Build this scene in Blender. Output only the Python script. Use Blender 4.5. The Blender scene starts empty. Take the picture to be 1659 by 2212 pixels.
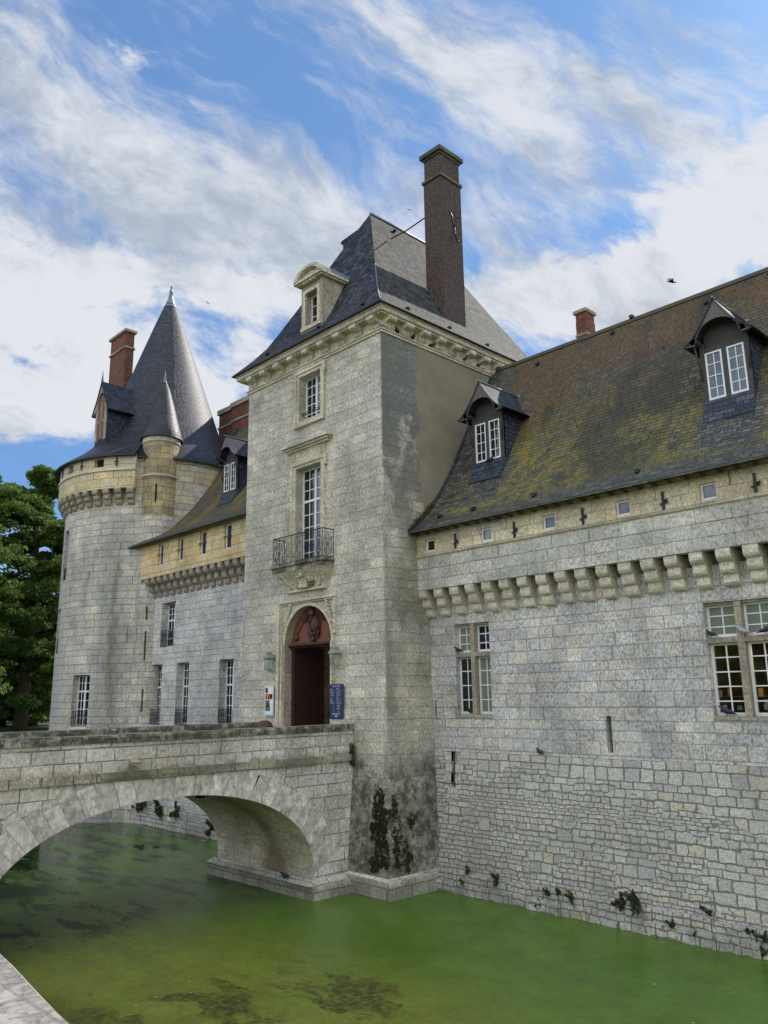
import bpy, math, random
import numpy as np
from mathutils import Vector, Matrix
S = bpy.context.scene
C = S.collection
R = math.radians
PI = math.pi
# ---------------------------------------------------------------- camera
RT = (0.69355089, 0.72027713, -0.01371162)
UPV = (0.17233394, -0.14739875, 0.97394796)
FW = (-0.69949137, 0.67784545, 0.22635673)
cam = bpy.data.cameras.new('camera'); co = bpy.data.objects.new('camera', cam); C.objects.link(co); S.camera = co
cam.sensor_fit = 'HORIZONTAL'; cam.sensor_width = 36; cam.lens = 37.35
cam.clip_start = 0.05; cam.clip_end = 3000
co.matrix_world = Matrix(((RT[0], UPV[0], -FW[0], 0), (RT[1], UPV[1], -FW[1], 0), (RT[2], UPV[2], -FW[2], 0), (0, 0, 0, 1)))
# ---------------------------------------------------------------- sun, exposure
SUN_EL, SUN_AZ = 42.0, -1.5            # azimuth measured from +Y towards +X
S.view_settings.view_transform = 'Standard'; S.view_settings.look = 'None'
S.cycles.diffuse_bounces = 3
S.view_settings.exposure = 0.66; S.view_settings.gamma = 1
sl = bpy.data.lights.new('sun', 'SUN'); sl.energy = 3.2; sl.angle = R(0.6); sl.color = (1, .94, .84)
so = bpy.data.objects.new('sun', sl); C.objects.link(so)
sd = Vector((math.cos(R(SUN_EL)) * math.sin(R(SUN_AZ)), math.cos(R(SUN_EL)) * math.cos(R(SUN_AZ)), math.sin(R(SUN_EL))))
so.rotation_euler = sd.to_track_quat('Z', 'Y').to_euler(); so.location = (0, 60, 60)


# ---------------------------------------------------------------- node helper
class G:
    def __init__(s, nt): s.nt = nt
    def n(s, t, ins=None, **kw):
        nd = s.nt.nodes.new(t)
        for k, v in kw.items(): setattr(nd, k, v)
        for k, v in (ins or {}).items(): s.put(nd.inputs[k], v)
        return nd
    def put(s, sock, v):
        if isinstance(v, bpy.types.NodeSocket): s.nt.links.new(v, sock)
        elif isinstance(v, bpy.types.Node): s.nt.links.new(v.outputs[0], sock)
        else:
            if sock.type == 'RGBA' and len(v) == 3: v = (*v, 1)
            sock.default_value = v
    def m(s, op, a, b=0.0, c=0.0, clamp=False):
        nd = s.n('ShaderNodeMath', operation=op, use_clamp=clamp)
        s.put(nd.inputs[0], a); s.put(nd.inputs[1], b); s.put(nd.inputs[2], c)
        return nd.outputs[0]
    def v(s, op, a, b=(0, 0, 0), sc=None):
        nd = s.n('ShaderNodeVectorMath', operation=op)
        s.put(nd.inputs[0], a); s.put(nd.inputs[1], b)
        if sc is not None: s.put(nd.inputs['Scale'], sc)
        return nd.outputs['Value'] if op in ('DOT_PRODUCT', 'LENGTH') else nd.outputs[0]
    def mix(s, f, a, b, bt='MIX'):
        nd = s.n('ShaderNodeMix', data_type='RGBA', blend_type=bt)
        s.put(nd.inputs[0], f); s.put(nd.inputs[6], a); s.put(nd.inputs[7], b)
        return nd.outputs[2]
    def ramp(s, f, st, interp='LINEAR'):
        nd = s.n('ShaderNodeValToRGB'); cr = nd.color_ramp; cr.interpolation = interp
        while len(cr.elements) < len(st): cr.elements.new(0.5)
        for e, (p, c) in zip(cr.elements, st):
            e.position = p; e.color = (*c, 1) if not isinstance(c, (int, float)) else (c, c, c, 1)
        s.put(nd.inputs[0], f); return nd.outputs[0]
    def sm(s, x, a, b):
        nd = s.n('ShaderNodeMapRange', interpolation_type='SMOOTHSTEP')
        s.put(nd.inputs[0], x); s.put(nd.inputs[1], a); s.put(nd.inputs[2], b)
        return nd.outputs[0]
    def noise(s, vec, sc, det=4, ro=.55, dis=0.0, out=0):
        nd = s.n('ShaderNodeTexNoise', {'Vector': vec, 'Scale': sc, 'Detail': det, 'Roughness': ro, 'Distortion': dis})
        return nd.outputs[out]
    def xyz(s, vec):
        nd = s.n('ShaderNodeSeparateXYZ', {0: vec}); return nd.outputs
    def comb(s, x, y, z=0.0):
        return s.n('ShaderNodeCombineXYZ', {0: x, 1: y, 2: z}).outputs[0]
    def band(s, x, a, b, e):
        return s.m('MULTIPLY', s.sm(x, a - e, a + e), s.m('SUBTRACT', 1.0, s.sm(x, b - e, b + e)))


# ---------------------------------------------------------------- sky
world = bpy.data.worlds.new('World'); S.world = world; world.use_nodes = True
wt = world.node_tree; wt.nodes.clear(); g = G(wt)
sky = g.n('ShaderNodeTexSky', sky_type='NISHITA', sun_disc=False, sun_elevation=R(SUN_EL), sun_rotation=R(SUN_AZ), air_density=1.0, dust_density=.6, ozone_density=1.6)
D = g.n('ShaderNodeTexCoord').outputs['Generated']
fwd = g.v('DOT_PRODUCT', D, FW)
fc = g.m('MAXIMUM', fwd, 0.12)
U = g.m('DIVIDE', g.v('DOT_PRODUCT', D, RT), fc)
V = g.m('DIVIDE', g.v('DOT_PRODUCT', D, UPV), fc)
P = g.comb(U, V, 0.0)
def blob(px, py, rx, ry, ang, amp):
    # cloud bank centred on a direction of the sky, elliptical, rotated
    u0, v0 = (px - 829.5) / 1721, -(py - 1106) / 1721
    ca, sa = math.cos(R(ang)), math.sin(R(ang))
    du = g.m('SUBTRACT', U, u0); dv = g.m('SUBTRACT', V, v0)
    a = g.m('MULTIPLY', g.m('ADD', g.m('MULTIPLY', du, ca), g.m('MULTIPLY', dv, sa)), 1721 / rx)
    b = g.m('MULTIPLY', g.m('SUBTRACT', g.m('MULTIPLY', dv, ca), g.m('MULTIPLY', du, sa)), 1721 / ry)
    q = g.m('ADD', g.m('MULTIPLY', a, a), g.m('MULTIPLY', b, b))
    return g.m('MULTIPLY', g.m('EXPONENT', g.m('MULTIPLY', q, -1.0)), amp)
def addall(l):
    r = l[0]
    for x in l[1:]: r = g.m('ADD', r, x)
    return r
warp = g.v('SCALE', g.v('SUBTRACT', g.noise(P, 2.2, 4, .55, out=1), (.5, .5, .5)), sc=.19)
PW = g.v('ADD', P, warp)
def rotst(vec, ang, sx, sy):
    return g.n('ShaderNodeMapping', {'Vector': vec, 'Rotation': (0, 0, R(ang)), 'Scale': (sx, sy, 1)}, vector_type='TEXTURE').outputs[0]
# streaky high cloud: stretched noise, two directions
st1 = g.noise(rotst(PW, -32, .75, .13), 1.7, 10, .66)
st2 = g.noise(rotst(PW, -64, .70, .085), 1.1, 8, .60)
puf = g.m('ADD', g.m('MULTIPLY', g.m('SUBTRACT', g.noise(rotst(PW, -10, .9, .5), 3.6, 10, .66), .5), 1.9), .5)
fine = g.noise(rotst(PW, -28, .8, .45), 8, 8, .68)
thin_cov = addall([blob(250, 320, 560, 110, -27, .42), blob(60, 90, 230, 80, -35, .16), blob(950, 60, 330, 150, -30, .32), blob(1180, 260, 200, 260, -62, .20),
                   blob(1560, 260, 240, 200, 20, .25), blob(150, 470, 420, 130, -14, .30), blob(700, 440, 320, 110, -20, .26), blob(1100, 430, 300, 200, -30, .14), blob(500, 540, 420, 120, -8, .22),
                   blob(560, 130, 210, 60, -35, -.14), blob(160, 170, 150, 40, -20, -.12)])
cum_cov = addall([blob(1420, 590, 330, 120, 14, .44), blob(1100, 650, 260, 110, 0, .38), blob(1640, 380, 170, 120, 30, .34), blob(200, 760, 420, 190, -4, .38), blob(560, 640, 260, 80, -12, .24),
                  blob(330, 590, 440, 60, -14, .20), blob(1300, 430, 150, 40, 6, .22), blob(60, 620, 240, 80, -10, .18), blob(120, 900, 330, 70, 2, .30), blob(120, 980, 300, 34, 4, -.10), blob(520, 780, 120, 60, 0, .15)])
thin = g.m('ADD', g.m('MULTIPLY', g.m('SUBTRACT', g.m('ADD', g.m('MULTIPLY', st1, .60), g.m('MULTIPLY', st2, .40)), .5), 1.9), .5)
thin = g.m('ADD', thin, g.m('MULTIPLY', g.m('SUBTRACT', fine, .5), .42))
c1 = g.m('MULTIPLY', g.sm(g.m('ADD', thin, thin_cov), .46, 1.00), .93)
c2 = g.sm(g.m('ADD', g.m('ADD', g.m('MULTIPLY', puf, .85), g.m('MULTIPLY', fine, .15)), cum_cov), .66, .88)
clf = g.m('SUBTRACT', 1.0, g.m('MULTIPLY', g.m('SUBTRACT', 1.0, c1), g.m('SUBTRACT', 1.0, c2)))
# unseen sky behind the camera: broken cloud, added extra bright to light shaded walls
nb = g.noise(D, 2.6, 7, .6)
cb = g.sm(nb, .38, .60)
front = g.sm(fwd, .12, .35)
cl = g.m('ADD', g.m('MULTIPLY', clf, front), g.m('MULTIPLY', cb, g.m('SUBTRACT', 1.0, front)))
shade = g.noise(rotst(g.v('ADD', PW, (.03, -.05, 0)), -12, .9, .5), 3.0, 8, .62)
ccol = g.mix(g.sm(g.m('ADD', g.m('ADD', shade, g.m('MULTIPLY', c2, .06)), g.m('MULTIPLY', g.m('SUBTRACT', fine, .5), .45)), .34, .60), (3.3, 3.75, 4.4), (5.75, 5.95, 6.3))
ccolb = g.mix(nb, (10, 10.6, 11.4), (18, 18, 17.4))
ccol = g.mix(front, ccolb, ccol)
skyc = g.mix(1.0, sky.outputs[0], (.62, .98, 1.36), 'MULTIPLY')
skyc = g.mix(.60, skyc, (1.35, 2.45, 4.5))
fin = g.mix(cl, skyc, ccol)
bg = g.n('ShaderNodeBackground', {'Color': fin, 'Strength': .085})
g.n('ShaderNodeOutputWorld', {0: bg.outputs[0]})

# ---------------------------------------------------------------- materials
def newmat(name):
    m = bpy.data.materials.new(name); m.use_nodes = True
    nt = m.node_tree; nt.nodes.clear(); g = G(nt)
    b = g.n('ShaderNodeBsdfPrincipled'); o = g.n('ShaderNodeOutputMaterial', {0: b.outputs[0]})
    return m, g, b
def plain(name, col, rough=.6, metal=0.0, var=.25, sc=6, bump=.0, spec=.5):
    m, g, b = newmat(name)
    pos = g.n('ShaderNodeNewGeometry').outputs['Position']
    nz = g.noise(pos, sc, 5, .6)
    c = g.mix(nz, tuple(x * (1 - var) for x in col), tuple(min(1, x * (1 + var)) for x in col))
    g.put(b.inputs['Base Color'], c); b.inputs['Roughness'].default_value = rough; b.inputs['Metallic'].default_value = metal
    b.inputs['Specular IOR Level'].default_value = spec
    if bump:
        bp = g.n('ShaderNodeBump', {'Height': g.noise(pos, sc * 4, 4, .6), 'Distance': bump, 'Strength': .6}); g.put(b.inputs['Normal'], bp.outputs[0])
    return m
def lin(r, gg, b):
    f = lambda c: (c / 255 / 12.92) if c <= 10 else ((c / 255 + .055) / 1.055) ** 2.4
    return (f(r), f(gg), f(b))
def uvpos(g):
    return g.n('ShaderNodeUVMap').outputs[0], g.n('ShaderNodeNewGeometry').outputs['Position']
def brickbase(g, uv, w, h, mortar, wob=.03, vary=.12, seed=0.0, offs=.5, sm=.15):
    """regular courses of uneven height and uneven length; returns (random value, mortar factor)"""
    x, y, _ = g.xyz(uv)
    nv = g.n('ShaderNodeTexNoise', {'W': g.m('ADD', y, seed), 'Scale': 1.3, 'Detail': 2}, noise_dimensions='1D').outputs[0]
    y2 = g.m('ADD', y, g.m('MULTIPLY', g.m('SUBTRACT', nv, .5), vary * 2))
    row = g.m('FLOOR', g.m('DIVIDE', y2, h))
    wn = g.n('ShaderNodeTexWhiteNoise', {'W': g.m('ADD', row, seed)}, noise_dimensions='1D').outputs[0]
    xo = g.m('ADD', x, g.m('MULTIPLY', wn, w * 3))
    nu = g.n('ShaderNodeTexNoise', {'Vector': g.comb(g.m('MULTIPLY', xo, .9 / w), g.m('MULTIPLY', row, 7.3), seed), 'Scale': .8, 'Detail': 1}).outputs[0]
    x2 = g.m('ADD', xo, g.m('MULTIPLY', g.m('SUBTRACT', nu, .5), w * 1.3))
    wb = g.v('SCALE', g.v('SUBTRACT', g.noise(uv, 2.5, 3, .6, out=1), (.5, .5, .5)), sc=wob)
    vec = g.v('ADD', g.comb(x2, y2, 0.0), wb)
    br = g.n('ShaderNodeTexBrick', {'Vector': vec, 'Color1': (0, 0, 0), 'Color2': (1, 1, 1), 'Mortar': (.5, .5, .5), 'Scale': 1.0, 'Mortar Size': mortar, 'Mortar Smooth': sm, 'Brick Width': w, 'Row Height': h, 'Bias': 0.0}, offset=offs)
    return br.outputs[0], br.outputs[1], vec
def ashlar(name, pal, w=.62, h=.34, mortar=.008, mcol=(.16, .15, .13), pit=.5, stain=.35, staincol=(.11, .11, .10), bump=.02, extra=None, seed=0.0, mstr=.75, rough=.9, tint=.0, streak=.3, vary=.12):
    m, g, b = newmat(name)
    uv, pos = uvpos(g)
    rnd, mor, vec = brickbase(g, uv, w, h, mortar, seed=seed, vary=vary)
    col = g.ramp(rnd, [(i / (len(pal) - 1), c) for i, c in enumerate(pal)])
    col = g.mix(.12, col, pal[len(pal) // 2])
    col = g.mix(1.0, col, (1.16, 1.115, 1.10), 'MULTIPLY')
    mid = g.noise(uv, 1.7, 6, .65); fin_ = g.noise(uv, 9, 7, .75)
    col = g.mix(1.0, col, g.ramp(mid, [(.25, .78), (.75, 1.18)]), 'MULTIPLY')
    col = g.mix(1.0, col, g.ramp(fin_, [(.3, .60), (.5, 1.0), (.7, 1.30)]), 'MULTIPLY')
    gr_ = g.noise(g.v('MULTIPLY', uv, (1, .55, 1)), 20, 4, .75)
    col = g.mix(1.0, col, g.ramp(gr_, [(.32, .62), (.5, 1.0), (.68, 1.30)]), 'MULTIPLY')
    # pits and black lichen specks
    pm = g.noise(uv, .55, 3, .6)
    spk = g.noise(g.v('MULTIPLY', uv, (1, .62, 1)), 17, 3, .7)
    pits = g.m('MULTIPLY', g.sm(spk, .52, .60), g.sm(g.m('ADD', pm, g.m('MULTIPLY', rnd, .30)), .40, .74))
    col = g.mix(g.m('MULTIPLY', pits, pit), col, staincol)
    # broad weathering and vertical runs
    bw = g.noise(uv, .75, 6, .68); bl = g.noise(g.v('MULTIPLY', uv, (1, .4, 1)), .4, 5, .65)
    col = g.mix(1.0, col, g.ramp(bw, [(.32, .74), (.5, 1.0), (.66, 1.14)]), 'MULTIPLY')
    col = g.mix(1.0, col, g.ramp(bl, [(.34, .80), (.5, 1.0), (.66, 1.10)]), 'MULTIPLY')
    big = g.noise(uv, .28, 5, .62); run = g.noise(g.v('MULTIPLY', uv, (1.6, .16, 1)), 1.0, 5, .6)
    sf = g.m('MULTIPLY', g.sm(g.m('ADD', g.m('MULTIPLY', big, 1 - streak), g.m('MULTIPLY', run, streak)), .44, .68), stain)
    col = g.mix(sf, col, g.mix(fin_, tuple(c * .8 for c in staincol), tuple(c * 2.2 for c in staincol)))
    keep = 1.0
    if extra:
        col = extra(g, col, uv, pos, fin_, mid, mor)
        if isinstance(col, tuple): col, keep = col
    mcf = g.m('MULTIPLY', g.m('MULTIPLY', mor, mstr), keep)
    mcf = g.m('MULTIPLY', mcf, g.ramp(g.noise(uv, 1.1, 3, .6), [(.3, .45), (.6, 1.0)]))
    col = g.mix(mcf, col, mcol)
    g.put(b.inputs['Base Color'], col); b.inputs['Roughness'].default_value = rough; b.inputs['Specular IOR Level'].default_value = .25
    hgt = g.m('ADD', g.m('MULTIPLY', g.m('MULTIPLY', mor, keep), -.9), g.m('ADD', g.m('MULTIPLY', fin_, .55), g.m('ADD', g.m('MULTIPLY', pits, -.35), g.m('MULTIPLY', rnd, .25))))
    bp = g.n('ShaderNodeBump', {'Height': hgt, 'Distance': bump, 'Strength': .8}); g.put(b.inputs['Normal'], bp.outputs[0])
    return m

WARM = [lin(190, 182, 158), lin(172, 166, 148), lin(205, 196, 168), lin(160, 156, 142), lin(184, 180, 165)]
GREY = [lin(196, 193, 176), lin(178, 176, 164), lin(210, 205, 186), lin(186, 183, 168), lin(200, 198, 186), lin(188, 184, 166)]
PALE = [lin(208, 207, 200), lin(190, 190, 188), lin(214, 211, 198), lin(202, 201, 192), lin(184, 185, 186), lin(206, 202, 188), lin(198, 199, 197), lin(206, 206, 204), lin(196, 197, 198)]
CREAM = [lin(218, 207, 174), lin(206, 195, 162), lin(224, 215, 186), lin(198, 188, 160), lin(212, 203, 172)]
YELL = [lin(214, 192, 142), lin(204, 186, 144), lin(220, 202, 154), lin(208, 195, 160), lin(216, 184, 124), lin(202, 194, 168)]

def ex_pav(g, col, uv, pos, fi, mid, mor):
    x, y, z = g.xyz(pos)
    # older dark stone along the side face, rendered strip behind it
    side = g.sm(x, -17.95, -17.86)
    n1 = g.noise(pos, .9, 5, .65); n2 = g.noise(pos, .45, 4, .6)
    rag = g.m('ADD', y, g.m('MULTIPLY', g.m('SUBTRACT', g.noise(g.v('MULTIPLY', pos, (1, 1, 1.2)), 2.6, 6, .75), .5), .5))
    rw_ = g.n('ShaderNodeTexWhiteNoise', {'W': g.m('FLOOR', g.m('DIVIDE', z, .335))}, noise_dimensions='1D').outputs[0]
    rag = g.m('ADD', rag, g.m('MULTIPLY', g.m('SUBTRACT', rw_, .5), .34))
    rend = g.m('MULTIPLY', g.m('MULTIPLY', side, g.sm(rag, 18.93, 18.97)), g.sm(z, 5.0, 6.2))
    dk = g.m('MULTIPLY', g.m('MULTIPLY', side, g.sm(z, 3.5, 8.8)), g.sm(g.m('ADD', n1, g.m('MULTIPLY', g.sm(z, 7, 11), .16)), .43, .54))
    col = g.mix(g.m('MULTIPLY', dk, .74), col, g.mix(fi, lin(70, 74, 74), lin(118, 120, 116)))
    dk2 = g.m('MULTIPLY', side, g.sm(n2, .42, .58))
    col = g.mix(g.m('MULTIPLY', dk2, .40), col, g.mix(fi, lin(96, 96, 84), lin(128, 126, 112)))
    col = g.mix(g.m('MULTIPLY', rend, .97), col, g.mix(g.noise(pos, 1.2, 6, .65), lin(112, 104, 88), lin(172, 160, 138)))
    # pale lime-washed streak zones on the front face, white rain runs
    wr = g.sm(g.noise(g.v('MULTIPLY', uv, (3.5, .5, 1)), 1.3, 6, .7), .58, .70)
    col = g.mix(g.m('MULTIPLY', g.m('MULTIPLY', wr, .35), g.m('SUBTRACT', 1.0, side)), col, lin(205, 206, 196))
    # base: black algae and damp
    low = g.m('SUBTRACT', 1.0, g.sm(g.m('ADD', z, g.m('MULTIPLY', g.m('SUBTRACT', g.noise(pos, .8, 4, .7), .5), 3.2)), -2.6, -1.3))
    nb_ = g.sm(g.noise(pos, 3.0, 7, .75), .40, .60)
    bnd = g.m('SUBTRACT', 1.0, g.m('SUBTRACT', 1.0, g.sm(z, -5.15, -4.95)))
    col = g.mix(g.m('MULTIPLY', g.m('MULTIPLY', low, bnd), g.m('ADD', .30, g.m('MULTIPLY', nb_, .52))), col, lin(50, 52, 42))
    gr = g.m('MULTIPLY', g.m('MULTIPLY', side, g.band(z, -2.0, 4.5, 1.2)), g.sm(g.noise(pos, .7, 4, .6), .50, .62))
    col = g.mix(g.m('MULTIPLY', gr, .35), col, lin(88, 94, 62))
    return col, g.m('SUBTRACT', 1.0, rend)
def ex_bridge(g, col, uv, pos, fi, mid, mor):
    x, y, z = g.xyz(pos)
    st = g.m('MULTIPLY', g.band(z, -1.95, -1.60, .06), g.sm(g.noise(pos, 2.2, 6, .7), .40, .58))
    col = g.mix(g.m('MULTIPLY', st, .55), col, lin(84, 82, 68))
    warm = g.m('SUBTRACT', 1.0, g.sm(y, 8.0, 13.5))
    col = g.mix(g.m('MULTIPLY', warm, .35), col, g.mix(fi, lin(176, 166, 140), lin(206, 198, 176)))
    rb = g.m('MULTIPLY', g.sm(g.noise(uv, .6, 1, .5), .70, .72), 1.0)
    wet = g.m('SUBTRACT', 1.0, g.sm(z, -5.35, -5.05))
    return g.mix(g.m('MULTIPLY', wet, .5), col, lin(92, 92, 76))
def ex_coping(g, col, uv, pos, fi, mid, mor):
    x, y, z = g.xyz(pos)
    nn = g.sm(g.noise(pos, 2.6, 7, .75), .36, .56)
    up = g.xyz(g.n('ShaderNodeNewGeometry').outputs['Normal'])[2]
    f = g.m('MULTIPLY', nn, g.m('SUBTRACT', .95, g.m('MULTIPLY', g.sm(up, .5, .9), .55)))
    col = g.mix(f, col, g.mix(g.noise(pos, 9, 5, .7), lin(44, 48, 38), lin(92, 94, 76)))
    return col
def ex_tower(g, col, uv, pos, fi, mid, mor):
    x, y, z = g.xyz(pos)
    up = g.m('MULTIPLY', g.sm(z, 9.6, 10.4), g.sm(g.noise(uv, .8, 3, .5), .40, .55))
    col = g.mix(g.m('MULTIPLY', up, .55), col, g.mix(mid, lin(190, 168, 112), lin(214, 198, 150)))
    dk = g.m('MULTIPLY', g.sm(g.noise(g.v('MULTIPLY', uv, (1, .22, 1)), .55, 5, .6), .50, .64), g.m('SUBTRACT', 1.0, g.sm(z, 7.5, 9.5)))
    col = g.mix(g.m('MULTIPLY', dk, .45), col, g.mix(fi, lin(104, 108, 104), lin(140, 142, 134)))
    br_ = g.m('MULTIPLY', g.sm(g.noise(g.v('MULTIPLY', uv, (1, .35, 1)), .8, 4, .6), .58, .68), g.band(z, 0, 6, 1.5))
    col = g.mix(g.m('MULTIPLY', br_, .35), col, lin(150, 124, 92))
    an0 = g.m('ARCTAN2', g.m('SUBTRACT', y, 22.0), g.m('SUBTRACT', x, -41.4))
    anw = g.m('ADD', an0, g.m('MULTIPLY', g.m('SUBTRACT', g.noise(pos, 1.0, 4, .6), .5), .22))
    col = g.mix(g.m('MULTIPLY', g.m('MULTIPLY', g.band(anw, R(-62), R(-46), .06), g.m('SUBTRACT', 1.0, g.sm(z, 8.2, 9.4))), .42), col, g.mix(fi, lin(100, 106, 108), lin(136, 140, 138)))
    col = g.mix(g.m('MULTIPLY', g.m('MULTIPLY', g.band(anw, R(-52.5), R(-49.5), .03), g.band(z, .5, 7.0, .8)), .55), col, lin(120, 112, 66))
    # smooth rendered strip far round the tower
    dx = g.m('SUBTRACT', x, -41.4); dy = g.m('SUBTRACT', y, 22.0)
    an = g.m('ARCTAN2', dy, dx)
    sm_ = g.m('MULTIPLY', g.m('SUBTRACT', 1.0, g.sm(an, R(-91), R(-86))), g.m('SUBTRACT', 1.0, g.sm(z, 9.0, 9.4)))
    return g.mix(g.m('MULTIPLY', sm_, .85), col, g.mix(mid, lin(172, 168, 158), lin(196, 192, 184)))
def ex_gallery(g, col, uv, pos, fi, mid, mor):
    x, y, z = g.xyz(pos)
    top = g.sm(z, 11.62, 11.72)
    return g.mix(g.m('MULTIPLY', top, .65), col, g.mix(mid, lin(206, 198, 170), lin(220, 214, 190)))
def ex_par(g, col, uv, pos, fi, mid, mor):
    x, y, z = g.xyz(pos)
    dk = g.m('MULTIPLY', g.sm(z, 4.95, 5.25), g.sm(g.noise(pos, 1.6, 5, .65), .35, .6))
    col = g.mix(g.m('MULTIPLY', dk, .5), col, lin(120, 104, 76))
    bl = g.m('MULTIPLY', g.sm(g.noise(pos, 1.1, 6, .75), .60, .70), .5)
    return g.mix(bl, col, lin(96, 88, 70))

MT = {}
MT['pav'] = ashlar('pavilion_limestone', GREY, .70, .335, .008, lin(104, 100, 88), pit=.45, stain=.36, staincol=lin(104, 104, 96), extra=ex_pav, seed=3, mstr=.58)
MT['pale'] = ashlar('wing_limestone', PALE, .48, .315, .012, lin(120, 118, 108), pit=.55, stain=.22, staincol=lin(112, 114, 114), seed=11, mstr=.55)
MT['par'] = ashlar('parapet_cream_stone', CREAM + [lin(196, 190, 172)], .95, .40, .012, lin(120, 106, 78), pit=.3, stain=.30, staincol=lin(140, 128, 98), seed=5, extra=ex_par)
MT['mid'] = ashlar('parapet_grey_stone', [lin(190, 192, 182), lin(176, 178, 170), lin(204, 204, 192), lin(182, 182, 172)], 1.0, .37, .012, lin(110, 104, 88), pit=.35, stain=.25, staincol=lin(120, 120, 112), seed=8)
MT['yell'] = ashlar('yellow_new_stone', YELL, .75, .36, .012, lin(130, 100, 55), pit=.15, stain=.25, staincol=lin(170, 150, 110), seed=6, mstr=.8)
MT['tower'] = ashlar('tower_limestone', GREY + PALE[:3], .62, .36, .014, lin(92, 88, 78), pit=.4, stain=.3, staincol=lin(118, 118, 110), seed=9, extra=ex_tower)
MT['gall'] = ashlar('gallery_yellow_stone', YELL + [lin(200, 194, 172)], 1.0, .40, .014, lin(120, 100, 62), pit=.2, stain=.3, staincol=lin(150, 140, 110), seed=16, extra=ex_gallery)
MT['turr'] = ashlar('turret_stone', [lin(176, 166, 132), lin(150, 144, 118), lin(196, 180, 134), lin(130, 126, 106)], .6, .36, .014, lin(84, 76, 56), pit=.5, stain=.6, staincol=lin(112, 104, 80), seed=26)
MT['bridge'] = ashlar('bridge_limestone', [lin(212, 210, 200), lin(196, 196, 190), lin(220, 217, 204), lin(182, 182, 177), lin(200, 192, 168)], .62, .36, .016, lin(88, 84, 72), pit=.45, stain=.38, staincol=lin(112, 110, 98), seed=21, extra=ex_bridge, mstr=.8)
MT['coping'] = ashlar('mossy_coping_stone', [lin(170, 168, 150), lin(156, 154, 140), lin(182, 178, 158)], 1.25, .9, .012, lin(50, 50, 40), pit=.5, stain=.4, staincol=lin(80, 80, 66), extra=ex_coping, seed=2, streak=0)
MT['trim'] = ashlar('carved_cream_stone', [lin(208, 201, 180), lin(196, 189, 168), lin(214, 208, 188)], 1.1, .55, .006, lin(120, 108, 80), pit=.35, stain=.35, staincol=lin(132, 122, 94), seed=31, mstr=.5)
MT['course'] = ashlar('mossy_string_course', [lin(170, 164, 142), lin(150, 146, 130), lin(184, 178, 156)], .6, .36, .0, lin(60, 60, 48), pit=.6, stain=.75, staincol=lin(70, 70, 54), seed=71, streak=.1)
MT['corb'] = ashlar('corbel_stone', [lin(218, 213, 196), lin(204, 199, 182), lin(222, 218, 204)], 1.3, 1.2, .0, lin(120, 108, 80), pit=.35, stain=.35, staincol=lin(150, 144, 124), seed=35, mstr=.0)
MT['capd'] = ashlar('sooty_cap_stone', [lin(112, 106, 84), lin(92, 88, 72)], .8, .5, .008, lin(60, 58, 46), pit=.5, stain=.6, staincol=lin(60, 60, 50), seed=83)
MT['trimg'] = ashlar('grey_dressed_stone', [lin(172, 164, 146), lin(158, 150, 134), lin(184, 176, 156)], .8, .5, .008, lin(92, 84, 68), pit=.4, stain=.4, staincol=lin(104, 98, 84), seed=33, mstr=.5)
MT['mortar'] = plain('old_mortar', lin(150, 147, 134), .95, var=.2)
MT['vouss'] = ashlar('arch_voussoirs', [lin(206, 204, 194), lin(198, 197, 188), lin(210, 207, 196), lin(192, 190, 180)], .3, 30, .0, lin(84, 80, 68), pit=.4, stain=.3, staincol=lin(116, 112, 98), seed=41, vary=0.0, streak=.2)
def ex_vault(g, col, uv, pos, fi, mid, mor):
    x, y, z = g.xyz(pos)
    d = g.m('ADD', g.m('MULTIPLY', g.m('ABSOLUTE', g.m('ADD', x, 21.2)), .8), g.m('MULTIPLY', g.m('SUBTRACT', g.noise(pos, 1.2, 5, .7), .5), 1.3))
    st = g.m('MULTIPLY', g.m('SUBTRACT', 1.0, g.sm(d, .1, .75)), g.sm(y, 12.6, 13.8))
    col = g.mix(g.m('MULTIPLY', st, .6), col, lin(104, 78, 50))
    return g.mix(g.m('MULTIPLY', g.sm(z, -3.6, -2.6), .5), col, lin(126, 118, 84))
MT['vault'] = ashlar('vault_stone', [lin(222, 216, 196), lin(212, 206, 186), lin(228, 223, 206)], .8, .36, .008, lin(128, 120, 98), pit=.3, stain=.3, staincol=lin(120, 112, 88), extra=ex_vault, seed=44, mstr=.5)
MT['bank'] = ashlar('bank_coping_stone', [lin(148, 146, 144), lin(136, 135, 134)], 1.6, 1.2, .01, lin(120, 118, 110), pit=.75, stain=.2, staincol=lin(120, 112, 100), seed=51, streak=0)

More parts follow.
